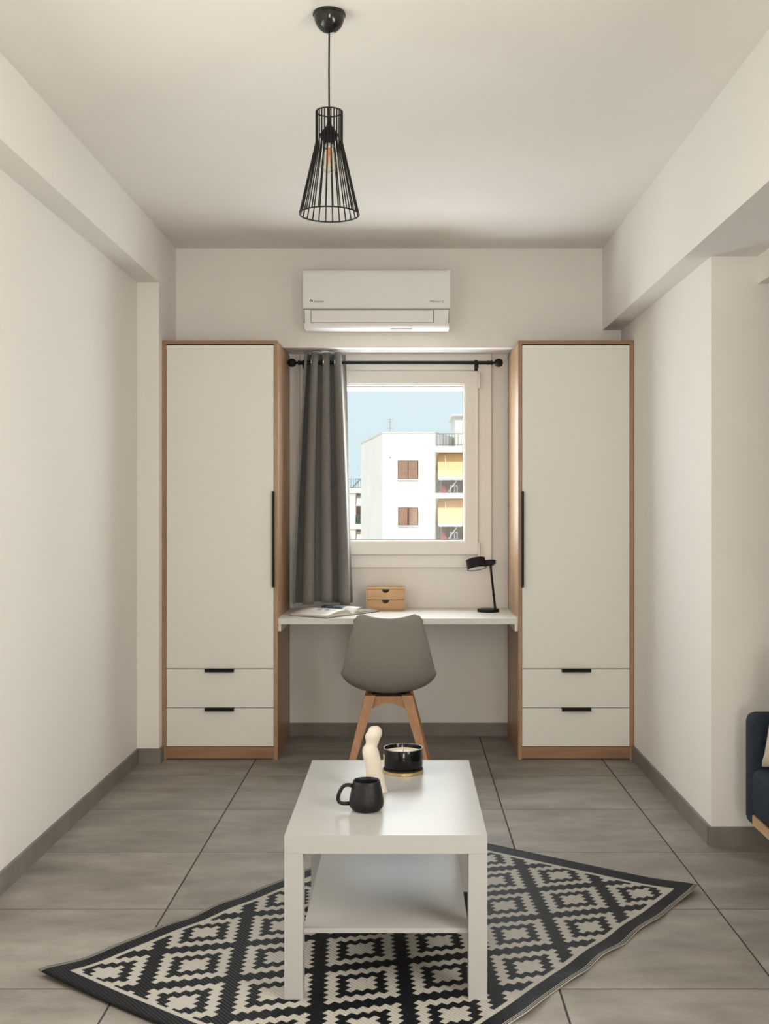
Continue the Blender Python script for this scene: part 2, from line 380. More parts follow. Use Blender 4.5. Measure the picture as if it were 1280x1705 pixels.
# ------------------------------------------------------------------ wardrobes
def wardrobe(x0, x1, hinge, label):
    """hinge = -1: handle on the right edge of the door, +1: on the left"""
    y0, y1, zt = 5.883, 6.495, 2.2195
    t = thing('wardrobe', label, 'wardrobe', ((x0 + x1) / 2, (y0 + y1) / 2, 0), 'pair of wardrobes beside the desk')
    p = 0.0195
    for a in (x0, x1 - p):
        obj('side_panel', bx(a, a + p, y0, y1, 0.0, zt - 0.0185), OAKV, t, bevel=0.0012, seg=1)
    obj('top_panel', bx(x0, x1, y0, y1, zt - 0.0185, zt), OAKH, t, bevel=0.0012, seg=1)
    obj('plinth', bx(x0 + p, x1 - p, y0 + 0.004, y0 + 0.022, 0.005, 0.067), OAKH, t, bevel=0.001, seg=1)
    obj('back_panel', bx(x0 + p, x1 - p, y1 - 0.01, y1, 0.05, zt - 0.02), WHITE, t)
    obj('bottom_panel', bx(x0 + p, x1 - p, y0 + 0.022, y1 - 0.01, 0.05, 0.067), OAKH, t)
    g = 0.0022
    a, b = x0 + p + g, x1 - p - g
    dz0, dz1 = 0.4835, 2.1945
    d = obj('door', bx(a, b, y0 + 0.001, y0 + 0.019, dz0, dz1), WHITE, t, bevel=0.0015)
    hx = (b - 0.007) if hinge < 0 else (a - 0.006)
    bm = bx(hx, hx + 0.013, y0 - 0.024, y0 + 0.004, PZ(978, 5.87), PZ(818, 5.87))
    obj('handle', bm, BLACK, d, bevel=0.0015)
    cx = (a + b) / 2
    for z0, z1 in ((0.2775, 0.4795), (0.0705, 0.2735)):
        dw = obj('drawer', bx(a, b, y0 + 0.001, y0 + 0.019, z0, z1), WHITE, t, bevel=0.0015)
        bm = BM(); box(bm, cx - 0.077, cx + 0.077, y0 - 0.026, y0 + 0.012, z1 - 0.0005, z1 + 0.0032)
        box(bm, cx - 0.077, cx + 0.077, y0 - 0.026, y0 - 0.0225, z1 - 0.013, z1 + 0.0032)
        obj('handle', bm, BLACK, dw)
    return t
wardrobe(-1.2935, -0.683, -1, 'tall white and oak wardrobe standing against the pilaster on the curtain side of the desk')
wardrobe(0.590, 1.2005, 1, 'tall white and oak wardrobe beside the black desk lamp, under the deep beam')

# ------------------------------------------------------------------ desk
ZD = 0.747
dk = thing('desk', 'white wall-hung desk board fixed between the two wardrobes', 'desk', (-0.045, 6.2, ZD - 0.030))
obj('desk_top', bx(-0.6825, 0.5895, 5.888, YB - 0.002, ZD - 0.030, ZD), DESKW, dk, bevel=0.0015)
for x0, x1 in ((-0.6825, -0.667), (0.574, 0.5895)):
    obj('bracket', bx(x0, x1, 5.90, 6.45, ZD - 0.068, ZD - 0.030), PVC, dk, bevel=0.001)

# ------------------------------------------------------------------ air conditioner
ac = thing('air_conditioner', 'white split air conditioner mounted on the wall above the window', 'air conditioner', (PX(627, 6.1), YLIN, PZ(545, 6.05)))
ax0, ax1 = PX(504.5, 6.04), PX(749, 6.04)
yf = 6.035
zt, zb = PZ(448, yf), PZ(545, yf)
zs = PZ(513.5, yf)
def ac_prof(y_in=0.0):
    return [(YLIN, zt - 0.004), (YLIN, zb + 0.012), (YLIN - 0.06, zb), (yf + 0.034, zb + 0.001), (yf + 0.020, zb + 0.011), (yf + 0.008, zs - 0.006), (yf + 0.03, zs), (yf + 0.03, zt - 0.03), (yf + 0.05, zt - 0.003)]
bm = prism(BM(), ac_prof(), 'x', ax0 + 0.004, ax1 - 0.004)
acb = obj('body', bm, ACW, ac, bevel=0.003)
bm = prism(BM(), [(yf + 0.06, zs + 0.001), (yf + 0.003, zs + 0.001), (yf, zs + 0.010), (yf, zt - 0.02), (yf + 0.006, zt - 0.006), (yf + 0.02, zt), (yf + 0.06, zt)], 'x', ax0, ax1)
acf = obj('front_panel', bm, ACW, ac, bevel=0.003)
obj('trim_strip', bx(ax0 + 0.002, ax1 - 0.002, yf + 0.006, yf + 0.03, zs - 0.0045, zs + 0.001), GREYM, ac)
# air flap: a slightly tilted plate framed by a dark joint
fx0, fx1 = PX(518, yf), PX(721, yf)
def flap(bm, x0, x1, z0, z1, off):
    def yy(z): return yf + 0.008 + (zs - 0.006 - z) / (zs - 0.006 - zb - 0.011) * 0.012 - off
    prism(bm, [(yy(z0), z0), (yy(z1), z1), (yy(z1) + 0.006, z1), (yy(z0) + 0.006, z0)], 'x', x0, x1); return bm
fz0, fz1 = PZ(536, yf), PZ(516.5, yf)
obj('flap_joint', flap(BM(), fx0 - 0.003, fx1 + 0.003, fz0 - 0.003, fz1 + 0.002, 0.001), GREYD, ac)
obj('flap', flap(BM(), fx0, fx1, fz0, fz1, 0.003), ACW, ac)
for x in (ax0 + 0.0055, ax1 - 0.0075): obj('side_joint', bx(x, x + 0.002, yf + 0.008, yf + 0.03, PZ(537, yf), zs - 0.004), GREYD, ac)
obj('outlet_grille', bx(PX(650, yf), PX(686, yf), yf + 0.045, yf + 0.11, zb - 0.002, zb + 0.004), GREYM, ac)
def text(s, x, y, z, size, m, parent, name, rot=(R(90), 0, 0)):
    cu = bpy.data.curves.new(name, 'FONT'); cu.body = s; cu.size = size; cu.extrude = 0.0004
    tmp = bpy.data.objects.new(name + '_tmp', cu); C.objects.link(tmp)
    dg = bpy.context.evaluated_depsgraph_get()
    me = bpy.data.meshes.new_from_object(tmp.evaluated_get(dg)); bpy.data.objects.remove(tmp)
    o = bpy.data.objects.new(name, me); C.objects.link(o); me.materials.clear(); me.materials.append(m)
    o.parent = parent; o.location = Vector((x, y, z)) - ORI[parent.name]; o.rotation_euler = rot
    return o
INK = mat('ink', (0.03, 0.028, 0.025), 0.6); INKG = mat('ink_grey', (0.18, 0.17, 0.155), 0.6)
text('Inventor', PX(522, yf), yf - 0.0006, PZ(503.5, yf), 0.0165, INK, acf, 'lettering')
bm = BM()
lx, lz = PX(516, yf), PZ(503.5, yf)
box(bm, lx, lx + 0.0035, yf - 0.001, yf + 0.001, lz, lz + 0.015); box(bm, lx, lx + 0.008, yf - 0.001, yf + 0.001, lz + 0.012, lz + 0.016)
prism(bm, [(lx + 0.007, lz + 0.010), (lx + 0.012, lz + 0.016), (lx + 0.0155, lz + 0.006), (lx + 0.0105, lz)], 'y', yf - 0.001, yf + 0.001)
obj('logo', bm, INK, acf)
text('PREmium Z', PX(715, yf), yf - 0.0006, PZ(503.5, yf), 0.0158, INKG, acf, 'lettering')

# ------------------------------------------------------------------ curtain and rod
YR_, ZR = 6.365, PZ(604, 6.365)
rod = thing('curtain_rod', 'black metal curtain rod with ball ends over the window', 'curtain rod', (PX(658, YR_), YR_, ZR))
obj('pole', tube(BM(), [(PX(498, YR_), YR_, ZR), (PX(818, YR_), YR_, ZR)], 0.0105, 16), BLACK, rod, smooth=True)
for px, s in ((486, 1), (830, -1)):
    x = PX(px, YR_)
    M = Matrix.Rotation(R(90) * s, 4, 'Y')
    prof = [(0, -0.025)] + [(0.025 * math.sin(R(a)), -0.025 * math.cos(R(a))) for a in range(15, 165, 12)] + [(0.006, 0.025), (0.007, 0.032), (0.013, 0.036), (0.013, 0.044), (0.009, 0.048), (0.012, 0.052), (0.012, 0.066), (0, 0.066)]
    obj('finial', lathe(BM(), prof, x, YR_, ZR, 24, M), BLACK, rod, smooth=True)
for px in (505.5, 794.5):
    x = PX(px, YR_); bm = BM()
    tube(bm, [(x + 0.0005 * math.cos(a), YR_ + 0.0125 * math.cos(a), ZR + 0.0125 * math.sin(a)) for a in [k * math.pi / 8 for k in range(16)]], 0.002, 8, True)
    box(bm, x - 0.005, x + 0.005, YR_ - 0.004, YB - 0.012, ZR - 0.022, ZR - 0.012); box(bm, x - 0.010, x + 0.010, YB - 0.020, YB - 0.012, ZR - 0.035, ZR + 0.030)
    box(bm, x - 0.006, x + 0.006, YR_ - 0.012, YR_ + 0.006, ZR - 0.030, ZR - 0.010)
    obj('bracket', bm, BLACK, rod)

FAB = mat('curtain_fabric', (0.19, 0.18, 0.165), 0.8, noise=0.06, nscale=60, bump=0.15, bscale=600, sheen=0.25)
cur = thing('curtain', 'dark grey grommet curtain drawn to one side of the window', 'curtain', (PX(540, YR_), YR_, 0.79))
zc1, zc0 = 2.219, 0.790
def curtain_fn(u, v):
    # v 0 top .. 1 bottom, u across
    e = v ** 0.85
    xl = PX(508, YR_) * (1 - e) + (-0.658) * e
    xr = PX(573, YR_) * (1 - e) + (-0.306) * e
    k = 3.5
    ph = 2 * math.pi * k * u + 0.5 * math.sin(2.3 * v + 3 * u)
    amp = 0.054 + 0.016 * v
    x = xl + (xr - xl) * (u + 0.040 * math.sin(2 * ph + 0.4)) 
    y = YR_ + amp * -math.cos(ph) * (0.9 + 0.2 * math.sin(7 * u + 1)) - 0.02 * v
    z = zc1 + (zc0 - zc1) * v - 0.006 * v * math.sin(9 * u)
    return (x, y, z)
bm = grid_solid(BM(), curtain_fn, 150, 40, 0.0022)
obj('cloth', bm, FAB, cur, smooth='all')
for u in (0.0714, 0.214, 0.357, 0.5, 0.643, 0.786, 0.929):
    p = Vector(curtain_fn(u, 0.036)); q = Vector(curtain_fn(u + 0.004, 0.036)) - p; q.z = 0; q.normalize()
    n = Vector((-q.y, q.x, 0)); c = Vector((p.x, YR_, ZR))
    cc = Vector((p.x, p.y, ZR))
    pts = [cc + q * 0.021 * math.cos(a) + Vector((0, 0, 0.021 * math.sin(a))) for a in [k * math.pi / 10 for k in range(20)]]
    obj('grommet', tube(BM(), pts, 0.0042, 8, True), CHROME, cur, smooth='all')

# ------------------------------------------------------------------ drawer box on the desk
by0, by1 = 6.315, 6.475
bx0, bx1 = PX(609.5, by0), PX(674, by0)
bh_ = 0.130
mb = thing('drawer_box', 'small pine box with two drawers on the desk', 'drawer box', ((bx0 + bx1) / 2, (by0 + by1) / 2, ZD))
bm = BM(); t_ = 0.006
box(bm, bx0, bx1, by0, by1, ZD + bh_ - t_, ZD + bh_); box(bm, bx0, bx1, by0, by1, ZD, ZD + t_)
box(bm, bx0, bx0 + t_, by0, by1, ZD + t_, ZD + bh_ - t_); box(bm, bx1 - t_, bx1, by0, by1, ZD + t_, ZD + bh_ - t_)
box(bm, bx0 + t_, bx1 - t_, by1 - 0.005, by1, ZD + t_, ZD + bh_ - t_)
obj('case', bm, PINE, mb)
cx = (bx0 + bx1) / 2
for z0, z1 in ((ZD + 0.0075, ZD + 0.0625), (ZD + 0.0655, ZD + 0.1225)):
    r = 0.0215
    arc = [(cx + r * math.cos(a), z1 + 0.001 + r * math.sin(a) * 0.98) for a in [R(180 + k * 15) for k in range(13)]]
    pts = [(bx0 + t_ + 0.001, z0), (bx1 - t_ - 0.001, z0), (bx1 - t_ - 0.001, z1)] + [(p[0], min(z1, p[1])) for p in arc[::-1]] + [(bx0 + t_ + 0.001, z1)]
    bm = BM(); prism(bm, pts, 'y', by0 + 0.001, by0 + 0.009)
    dw = obj('drawer', bm, PINE, mb)
    bm = BM(); a, b = bx0 + t_ + 0.002, bx1 - t_ - 0.002
    box(bm, a, a + 0.005, by0 + 0.009, by1 - 0.008, z0, z1 - 0.006); box(bm, b - 0.005, b, by0 + 0.009, by1 - 0.008, z0, z1 - 0.006)
    box(bm, a, b, by0 + 0.009, by1 - 0.008, z0, z0 + 0.004); box(bm, a, b, by1 - 0.013, by1 - 0.008, z0, z1 - 0.006)
    obj('drawer_tray', bm, PINE, dw)

# ------------------------------------------------------------------ desk lamp
ld = 6.27
lx = PX(812.5, ld)
dl = thing('desk_lamp', 'black metal desk lamp with a short drum head on the desk', 'desk lamp', (lx, ld, ZD))
obj('base', lathe(BM(), [(0, 0), (0.060, 0), (0.0615, 0.002), (0.0615, 0.014), (0.059, 0.017), (0, 0.017)], lx, ld, ZD, 48), BLACK, dl, smooth=True)
p0 = Vector((PX(824.5, ld), ld, ZD + 0.010)); p1 = Vector((PX(816, ld), ld, PZ(938, ld)))
mid = p0.lerp(p1, 0.32)
obj('stem', tube(BM(), [p0, mid, p1], [0.0068, 0.0066, 0.0064], 16), BLACK, dl, smooth=True)
obj('joint', tube(BM(), [p0.lerp(p1, 0.305), p0.lerp(p1, 0.335)], 0.0082, 16), BLACK, dl, smooth=True)
tilt = Matrix.Rotation(R(9), 4, 'Y') @ Matrix.Rotation(R(-8), 4, 'X')
hc = Vector((PX(792.3, ld), ld - 0.01, PZ(938.6, ld)))
M = Matrix.Rotation(R(-9), 4, 'Y') @ Matrix.Rotation(R(-15), 4, 'X')
hd = obj('lamp_head', lathe(BM(), [(0, 0.029), (0.052, 0.029), (0.0545, 0.027), (0.0545, -0.029), (0.0515, -0.029), (0.0515, -0.020), (0, -0.020)], hc.x, hc.y, hc.z, 48, M), BLACK, dl, smooth=True)
obj('diffuser', lathe(BM(), [(0, -0.0205), (0.051, -0.0205), (0.051, -0.0265), (0, -0.0265)], hc.x, hc.y, hc.z, 40, M), mat('lamp_diffuser', (0.8, 0.77, 0.72), 0.5), hd, smooth=True)
a0 = hc + Vector((0.048, 0.004, 0.008)); a1 = Vector((PX(825, ld), ld + 0.004, PZ(934.5, ld)))
bm = BM(); d = (a1 - a0).normalized(); up = Vector((0, 1, 0)).cross(d) * -1
w0, w1 = 0.017, 0.012
pts = []
for p, hh in ((a0, 0.024), (a0.lerp(a1, 0.72), 0.022), (a1, 0.014)):
    pts.append((p, hh))
poly = [(p.x, p.z + hh * 0.55) for p, hh in pts] + [(p.x, p.z - hh) for p, hh in reversed(pts)]
prism(bm, poly, 'y', ld - 0.011, ld + 0.011)
obj('head_arm', bm, BLACK, dl, bevel=0.002)

# ------------------------------------------------------------------ open book
def page_mat(name, kind):
    m = bpy.data.materials.new(name); m.use_nodes = True
    t = m.node_tree; b = t.nodes['Principled BSDF']; b.inputs['Roughness'].default_value = 0.55
    uv = t.nodes.new('ShaderNodeUVMap'); uv.uv_map = 'UVMap'
    sp = t.nodes.new('ShaderNodeSeparateXYZ'); t.links.new(uv.outputs[0], sp.inputs[0])
    def M(op, a, bb=None, c=None):
        n = t.nodes.new('ShaderNodeMath'); n.operation = op
        for i, q in enumerate((a, bb, c)):
            if q is None: continue
            if isinstance(q, (int, float)): n.inputs[i].default_value = q
            else: t.links.new(q, n.inputs[i])
        return n.outputs[0]
    U, V = sp.outputs[0], sp.outputs[1]
    def rect(u0, u1, v0, v1):
        return M('MULTIPLY', M('MULTIPLY', M('GREATER_THAN', U, u0), M('LESS_THAN', U, u1)), M('MULTIPLY', M('GREATER_THAN', V, v0), M('LESS_THAN', V, v1)))
    def mix(fac, c1, c2):
        n = t.nodes.new('ShaderNodeMix'); n.data_type = 'RGBA'
        t.links.new(fac, n.inputs['Factor'])
        for q, k in ((c1, 6), (c2, 7)):
            if isinstance(q, tuple): n.inputs[k].default_value = (*q, 1)
            else: t.links.new(q, n.inputs[k])
        return n.outputs[2]
    paper = (0.74, 0.71, 0.65)
    if kind == 'text':
        col = mix(rect(0.42, 0.58, 0.50, 0.62), paper, (0.30, 0.29, 0.28))
        col = mix(rect(0.42, 0.55, 0.30, 0.42), col, (0.16, 0.16, 0.16))
        col = mix(rect(0.44, 0.54, 0.14, 0.22), col, (0.45, 0.43, 0.40))
        lines = M('MULTIPLY', M('GREATER_THAN', M('FRACT', M('MULTIPLY', U, 26.0)), 0.6), M('MULTIPLY', rect(0.62, 0.92, 0.12, 0.88), 0.35))
        col = mix(lines, col, (0.25, 0.24, 0.23))
    else:
        n = t.nodes.new('ShaderNodeTexNoise'); n.inputs['Scale'].default_value = 5.0; n.inputs['Detail'].default_value = 5
        t.links.new(uv.outputs[0], n.inputs['Vector'])
        r = t.nodes.new('ShaderNodeValToRGB'); r.color_ramp.elements[0].position = 0.42; r.color_ramp.elements[1].position = 0.62
        r.color_ramp.elements[0].color = (0.035, 0.06, 0.085, 1); r.color_ramp.elements[1].color = (0.30, 0.36, 0.40, 1)
        t.links.new(n.outputs['Fac'], r.inputs[0])
        col = mix(rect(0.0, 1.0, 0.40, 1.0), paper, r.outputs[0])
    t.links.new(col, b.inputs['Base Color'])
    return m
def edge_mat():
    m = bpy.data.materials.new('page_edges'); m.use_nodes = True
    t = m.node_tree; b = t.nodes['Principled BSDF']; b.inputs['Roughness'].default_value = 0.8
    co = t.nodes.new('ShaderNodeTexCoord'); mp = t.nodes.new('ShaderNodeMapping'); mp.inputs['Scale'].default_value = (4, 4, 420)
    n = t.nodes.new('ShaderNodeTexNoise'); n.inputs['Scale'].default_value = 1.0; n.inputs['Detail'].default_value = 1
    r = t.nodes.new('ShaderNodeValToRGB'); r.color_ramp.elements[0].position = 0.35; r.color_ramp.elements[1].position = 0.6
    r.color_ramp.elements[0].color = (0.33, 0.30, 0.25, 1); r.color_ramp.elements[1].color = (0.70, 0.66, 0.58, 1)
    t.links.new(co.outputs['Object'], mp.inputs[0]); t.links.new(mp.outputs[0], n.inputs['Vector']); t.links.new(n.outputs['Fac'], r.inputs[0]); t.links.new(r.outputs[0], b.inputs['Base Color'])
    return m
EDGE = edge_mat()
S0 = Vector((-0.293, 6.075, ZD)); ed = Vector((-0.817, 0.577, 0)); fd = Vector((0.587, 0.809, 0))
BH, BW = 0.255, 0.225
bk = thing('open_book', 'open picture book lying on the desk in front of the curtain', 'book', S0 + ed * BH / 2)
def leaf_profile(w, hmax, tail):
    pts = []
    for k in range(15):
        s = k / 14
        z = hmax * (math.sin(min(1, s / 0.30) * math.pi / 2)) * (1 - max(0, (s - 0.30) / 0.70) ** 1.3 * (1 - tail))
        pts.append((s * w, 0.003 + z))
    return pts
def half(sgn, hmax, tail, name, pm):
    prof = leaf_profile(BW, hmax, tail)
    bm = BM(); lo, hi = [], []
    for e in (0.0, BH):
        hi.append([bm.verts.new(S0 + fd * (sgn * a) + ed * e + Vector((0, 0, z))) for a, z in prof])
        lo.append([bm.verts.new(S0 + fd * (sgn * a) + ed * e + Vector((0, 0, 0.0028))) for a, z in prof])
    n = len(prof)
    for i in range(n - 1):
        bm.faces.new((lo[0][i], lo[1][i], lo[1][i + 1], lo[0][i + 1]))
        bm.faces.new((lo[0][i], lo[0][i + 1], hi[0][i + 1], hi[0][i])); bm.faces.new((lo[1][i], hi[1][i], hi[1][i + 1], lo[1][i + 1]))
    bm.faces.new((lo[0][-1], lo[1][-1], hi[1][-1], hi[0][-1]))
    for i in range(n - 1): bm.faces.new((hi[0][i], hi[0][i + 1], hi[1][i + 1], hi[1][i]))
    blk = obj('page_block', bm, EDGE, bk, smooth=True)
    # the open page on top, and two loose leaves bowed above it
    for k, (dz, sc_) in enumerate(((0.0006, 1.0), (0.0045, 0.985), (0.0085, 0.965))):
        def fn(u, v, dz=dz, sc_=sc_):
            i = u * (n - 1); j = min(int(i), n - 2); f = i - j
            a = prof[j][0] * (1 - f) + prof[j + 1][0] * f; z = prof[j][1] * (1 - f) + prof[j + 1][1] * f
            bow = math.sin(math.pi * min(1, u * 1.05)) if k else 1
            return S0 + fd * (sgn * a * sc_) + ed * (v * BH) + Vector((0, 0, z + 0.0004 + dz * (bow if k else 1)))
        if k and sgn < 0 and k > 1: continue
        bm = grid_solid(BM(), fn, 28, 4, 0.0004)
        ul = bm.loops.layers.uv.new('UVMap')
        for f in bm.faces:
            for l in f.loops:
                r_ = l.vert.co - S0
                l[ul].uv = (abs(r_.dot(fd)) / BW, r_.dot(ed) / BH)
        obj('page', bm, pm, blk, smooth='all')
half(-1, 0.028, 0.35, 'left', page_mat('page_text', 'text'))
half(1, 0.028, 0.25, 'right', page_mat('page_photo', 'photo'))
bm = BM()
c = [S0 + fd * a + ed * e for a, e in ((-BW - 0.006, -0.004), (BW + 0.006, -0.004), (BW + 0.006, BH + 0.004), (-BW - 0.006, BH + 0.004))]
prism(bm, [(p.x, p.y) for p in c], 'z', ZD, ZD + 0.0028)
obj('cover', bm, mat('book_cover', (0.06, 0.05, 0.045), 0.5, noise=0.05), bk)

# ------------------------------------------------------------------ chair (seen from behind, facing the desk)
chx, chy = -0.090, 5.66
ch = thing('chair', 'grey moulded shell chair with beech legs facing the desk', 'chair', (chx, chy, 0))
SHELL = mat('grey_shell', (0.26, 0.24, 0.21), 0.42, noise=0.015, nscale=5)
#        s     y      z     w     curl  (curl along the inward normal at the edge)
PR = [(0.00, -0.262, 0.798, 0.132, 0.020), (0.05, -0.259, 0.775, 0.157, 0.028), (0.18, -0.246, 0.705, 0.178, 0.045), (0.32, -0.230, 0.625, 0.196, 0.060),
      (0.46, -0.208, 0.545, 0.213, 0.075), (0.56, -0.180, 0.482, 0.225, 0.085), (0.64, -0.140, 0.437, 0.232, 0.090), (0.72, -0.080, 0.408, 0.230, 0.088),
      (0.82, 0.020, 0.398, 0.222, 0.075), (0.92, 0.130, 0.412, 0.215, 0.045), (1.00, 0.205, 0.418, 0.195, 0.015)]
def cr(vals, x):
    for i in range(len(PR) - 1):
        if x <= PR[i + 1][0] + 1e-9: break
    x0, x1 = PR[i][0], PR[i + 1][0]; t = (x - x0) / (x1 - x0)
    def g(j): return vals[max(0, min(len(vals) - 1, j))]
    p0_, p1_, p2_, p3_ = g(i - 1), g(i), g(i + 1), g(i + 2)
    return 0.5 * ((2 * p1_) + (-p0_ + p2_) * t + (2 * p0_ - 5 * p1_ + 4 * p2_ - p3_) * t * t + (-p0_ + 3 * p1_ - 3 * p2_ + p3_) * t ** 3)
cols = list(zip(*PR))
def shell_fn(u, v):
    y, z, w, cu_ = (cr(cols[k], v) for k in (1, 2, 3, 4))
    e = 0.004
    y2, z2 = cr(cols[1], min(1, v + e)), cr(cols[2], min(1, v + e)); y1_, z1_ = cr(cols[1], max(0, v - e)), cr(cols[2], max(0, v - e))
    ty, tz = y2 - y1_, z2 - z1_; L_ = math.hypot(ty, tz); ny, nz = -tz / L_, ty / L_     # inward normal (forward / up)
    t = 2 * u - 1
    c_ = cu_ * abs(t) ** (2.4 - 0.7 * min(1, max(0, (v - 0.4) / 0.25)))
    x = w * math.sin(t * R(80)) / math.sin(R(80))
    top = max(0, 1 - v / 0.16)
    zt_ = 0.030 * top ** 1.5 * (abs(t) ** 1.8) * (1 - 1.5 * max(0, (abs(t) - 0.66) / 0.34) ** 2)
    return (chx + x, chy + y + ny * c_, z + nz * c_ + zt_)
bm = grid_solid(BM(), shell_fn, 44, 60, 0.008)
sh = obj('seat_shell', bm, SHELL, ch, smooth='all')
# upholstered seat pad
def pad(u, v):
    t = 2 * u - 1; p = shell_fn(0.5 + t * 0.40, 0.62 + v * 0.36)
    return (p[0], p[1] + 0.004, p[2] + 0.012 + 0.022 * (1 - t ** 4) * (1 - (2 * v - 1) ** 4))
obj('seat_pad', grid_solid(BM(), pad, 16, 16, 0.012), mat('seat_pad_leather', (0.23, 0.21, 0.185), 0.5, noise=0.03, nscale=20), ch, smooth='all')
def leg_bm(sxn, syn):
    t0 = Vector((chx + sxn * 0.092, chy + syn * 0.095, 0.398)); t1 = Vector((chx + sxn * 0.203, chy + syn * 0.225, 0.0))
    bm = BM(); rings = []
    for p, a in ((t0, 0.026), (t0.lerp(t1, 0.25), 0.0245), (t1, 0.0135)):
        rings.append([bm.verts.new((p.x + dx * a, p.y + dy * a, p.z)) for dx, dy in ((-1, -1), (1, -1), (1, 1), (-1, 1))])
    for a, b in zip(rings, rings[1:]):
        for i in range(4): bm.faces.new((a[i], a[(i + 1) % 4], b[(i + 1) % 4], b[i]))
    bm.faces.new(rings[0][::-1]); bm.faces.new(rings[-1]); return bm
for a in (-1, 1):
    for b in (-1, 1): obj('leg', leg_bm(a, b), BEECH, ch, bevel=0.006)
def arch(x0, x1, zt0, drop, rise, n=12):
    top = [(x0, zt0), (x1, zt0)]
    bot = [(x1 + (x0 - x1) * k / n, zt0 - drop + rise * math.sin(math.pi * k / n)) for k in range(n + 1)]
    return top + bot
for s in (-1, 1):
    obj('apron', prism(BM(), arch(chx - 0.085, chx + 0.085, 0.393, 0.060, 0.026), 'y', chy + s * 0.105 - 0.011, chy + s * 0.105 + 0.011), BEECH, ch)
    obj('apron', prism(BM(), arch(chy - 0.09, chy + 0.09, 0.392, 0.058, 0.026), 'x', chx + s * 0.098 - 0.010, chx + s * 0.098 + 0.010), BEECH, ch)
obj('seat_plate', bx(chx - 0.085, chx + 0.085, chy - 0.09, chy + 0.09, 0.386, 0.400), BLACK, ch)

# ------------------------------------------------------------------ pendant lamp
pd = 3.263; pxx = PX(548, pd)
pl = thing('pendant_lamp', 'black wire cage pendant lamp hanging from the ceiling', 'pendant lamp', (pxx, pd, 2.199))
prof = [(0.0, 0.0), (0.0475, 0.0), (0.0485, -0.003), (0.0485, -0.007), (0.0455, -0.009)] + [(0.0445 * math.cos(R(a)), -0.009 - 0.049 * math.sin(R(a))) for a in range(10, 86, 8)] + [(0.004, -0.0585), (0, -0.0585)]
obj('ceiling_rose', lathe(BM(), prof, pxx, pd, ZC, 48), BLACKG, pl, smooth=True)
zs0, zs1, zs2 = PZ(186.5, pd), PZ(237, pd), PZ(357, pd)
sway = pxx + 0.002
obj('cord', tube(BM(), [(pxx, pd, ZC - 0.056), (pxx - 0.0008, pd, 2.62), (pxx, pd, zs0 - 0.03)], 0.0026, 10), BLACK, pl, smooth=True)
zk = PZ(206, pd)
so = obj('socket', lathe(BM(), [(0, 0.004), (0.006, 0.004), (0.008, -0.006), (0.0135, -0.012), (0.019, -0.020), (0.0225, -0.026), (0.0225, -0.031), (0.0275, -0.0315), (0.0275, -0.036), (0.0215, -0.037), (0.0215, -0.048), (0.018, -0.050), (0.018, -0.060), (0, -0.060)], pxx, pd, zk, 32), BLACK, pl, smooth=True)
bb = thing('light_bulb', 'clear glass filament bulb inside the wire cage lamp', 'light bulb', (pxx, pd, zk - 0.145))
zbz = zk - 0.058
obj('bulb_cap', lathe(BM(), [(0, 0), (0.0125, 0), (0.0135, -0.003), (0.0125, -0.006), (0.0135, -0.009), (0.0125, -0.012), (0.0125, -0.016), (0, -0.016)], pxx, pd, zbz, 24), CHROME, bb, smooth=True)
gp = [(0.0125, -0.014), (0.013, -0.020), (0.017, -0.032), (0.0235, -0.048), (0.0275, -0.060), (0.0275, -0.068), (0.024, -0.077), (0.016, -0.083), (0.006, -0.086), (0, -0.0862)]
obj('glass', lathe(BM(), gp, pxx, pd, zbz, 32), BULB, bb, smooth='all')
bm = BM()
for k in range(4):
    a = k * math.pi / 2 + 0.5
    tube(bm, [(pxx + 0.003 * math.cos(a), pd + 0.003 * math.sin(a), zbz - 0.022), (pxx + 0.0085 * math.cos(a), pd + 0.0085 * math.sin(a), zbz - 0.064)], 0.0011, 6)
tube(bm, [(pxx, pd, zbz - 0.014), (pxx, pd, zbz - 0.034)], 0.004, 8)
FIL = mat('amber_filament', (0.75, 0.32, 0.10), 0.35)
obj('filament', bm, FIL, bb)
rt, rb = 0.0385, 0.0875
NW = 26
for k in range(NW):
    a = 2 * math.pi * (k + 0.3) / NW; c_, s_ = math.cos(a), math.sin(a)
    obj('cage_wire', tube(BM(), [(pxx + rt * c_, pd + rt * s_, zs0), (pxx + rt * c_, pd + rt * s_, zs1 + 0.004), (pxx + (rt + 0.0006) * c_, pd + (rt + 0.0006) * s_, zs1 - 0.002), (pxx + rb * c_, pd + rb * s_, zs2)], 0.0019, 6), BLACK, pl, smooth=True)
for r_, z in ((rt, zs0), (rb, zs2)):
    obj('cage_ring', tube(BM(), [(pxx + r_ * math.cos(2 * math.pi * k / 56), pd + r_ * math.sin(2 * math.pi * k / 56), z) for k in range(56)], 0.0022, 8, True), BLACK, pl, smooth='all')
bm = BM()
tube(bm, [(pxx + 0.026 * math.cos(2 * math.pi * k / 32), pd + 0.026 * math.sin(2 * math.pi * k / 32), zk - 0.034) for k in range(32)], 0.0022, 6, True)
for k in range(3):
    a = 2 * math.pi * k / 3 + 0.4
    tube(bm, [(pxx + 0.022 * math.cos(a), pd + 0.022 * math.sin(a), zk - 0.034), (pxx + rt * math.cos(a), pd + rt * math.sin(a), zk - 0.034)], 0.0015, 6)
obj('cage_holder', bm, BLACK, pl)

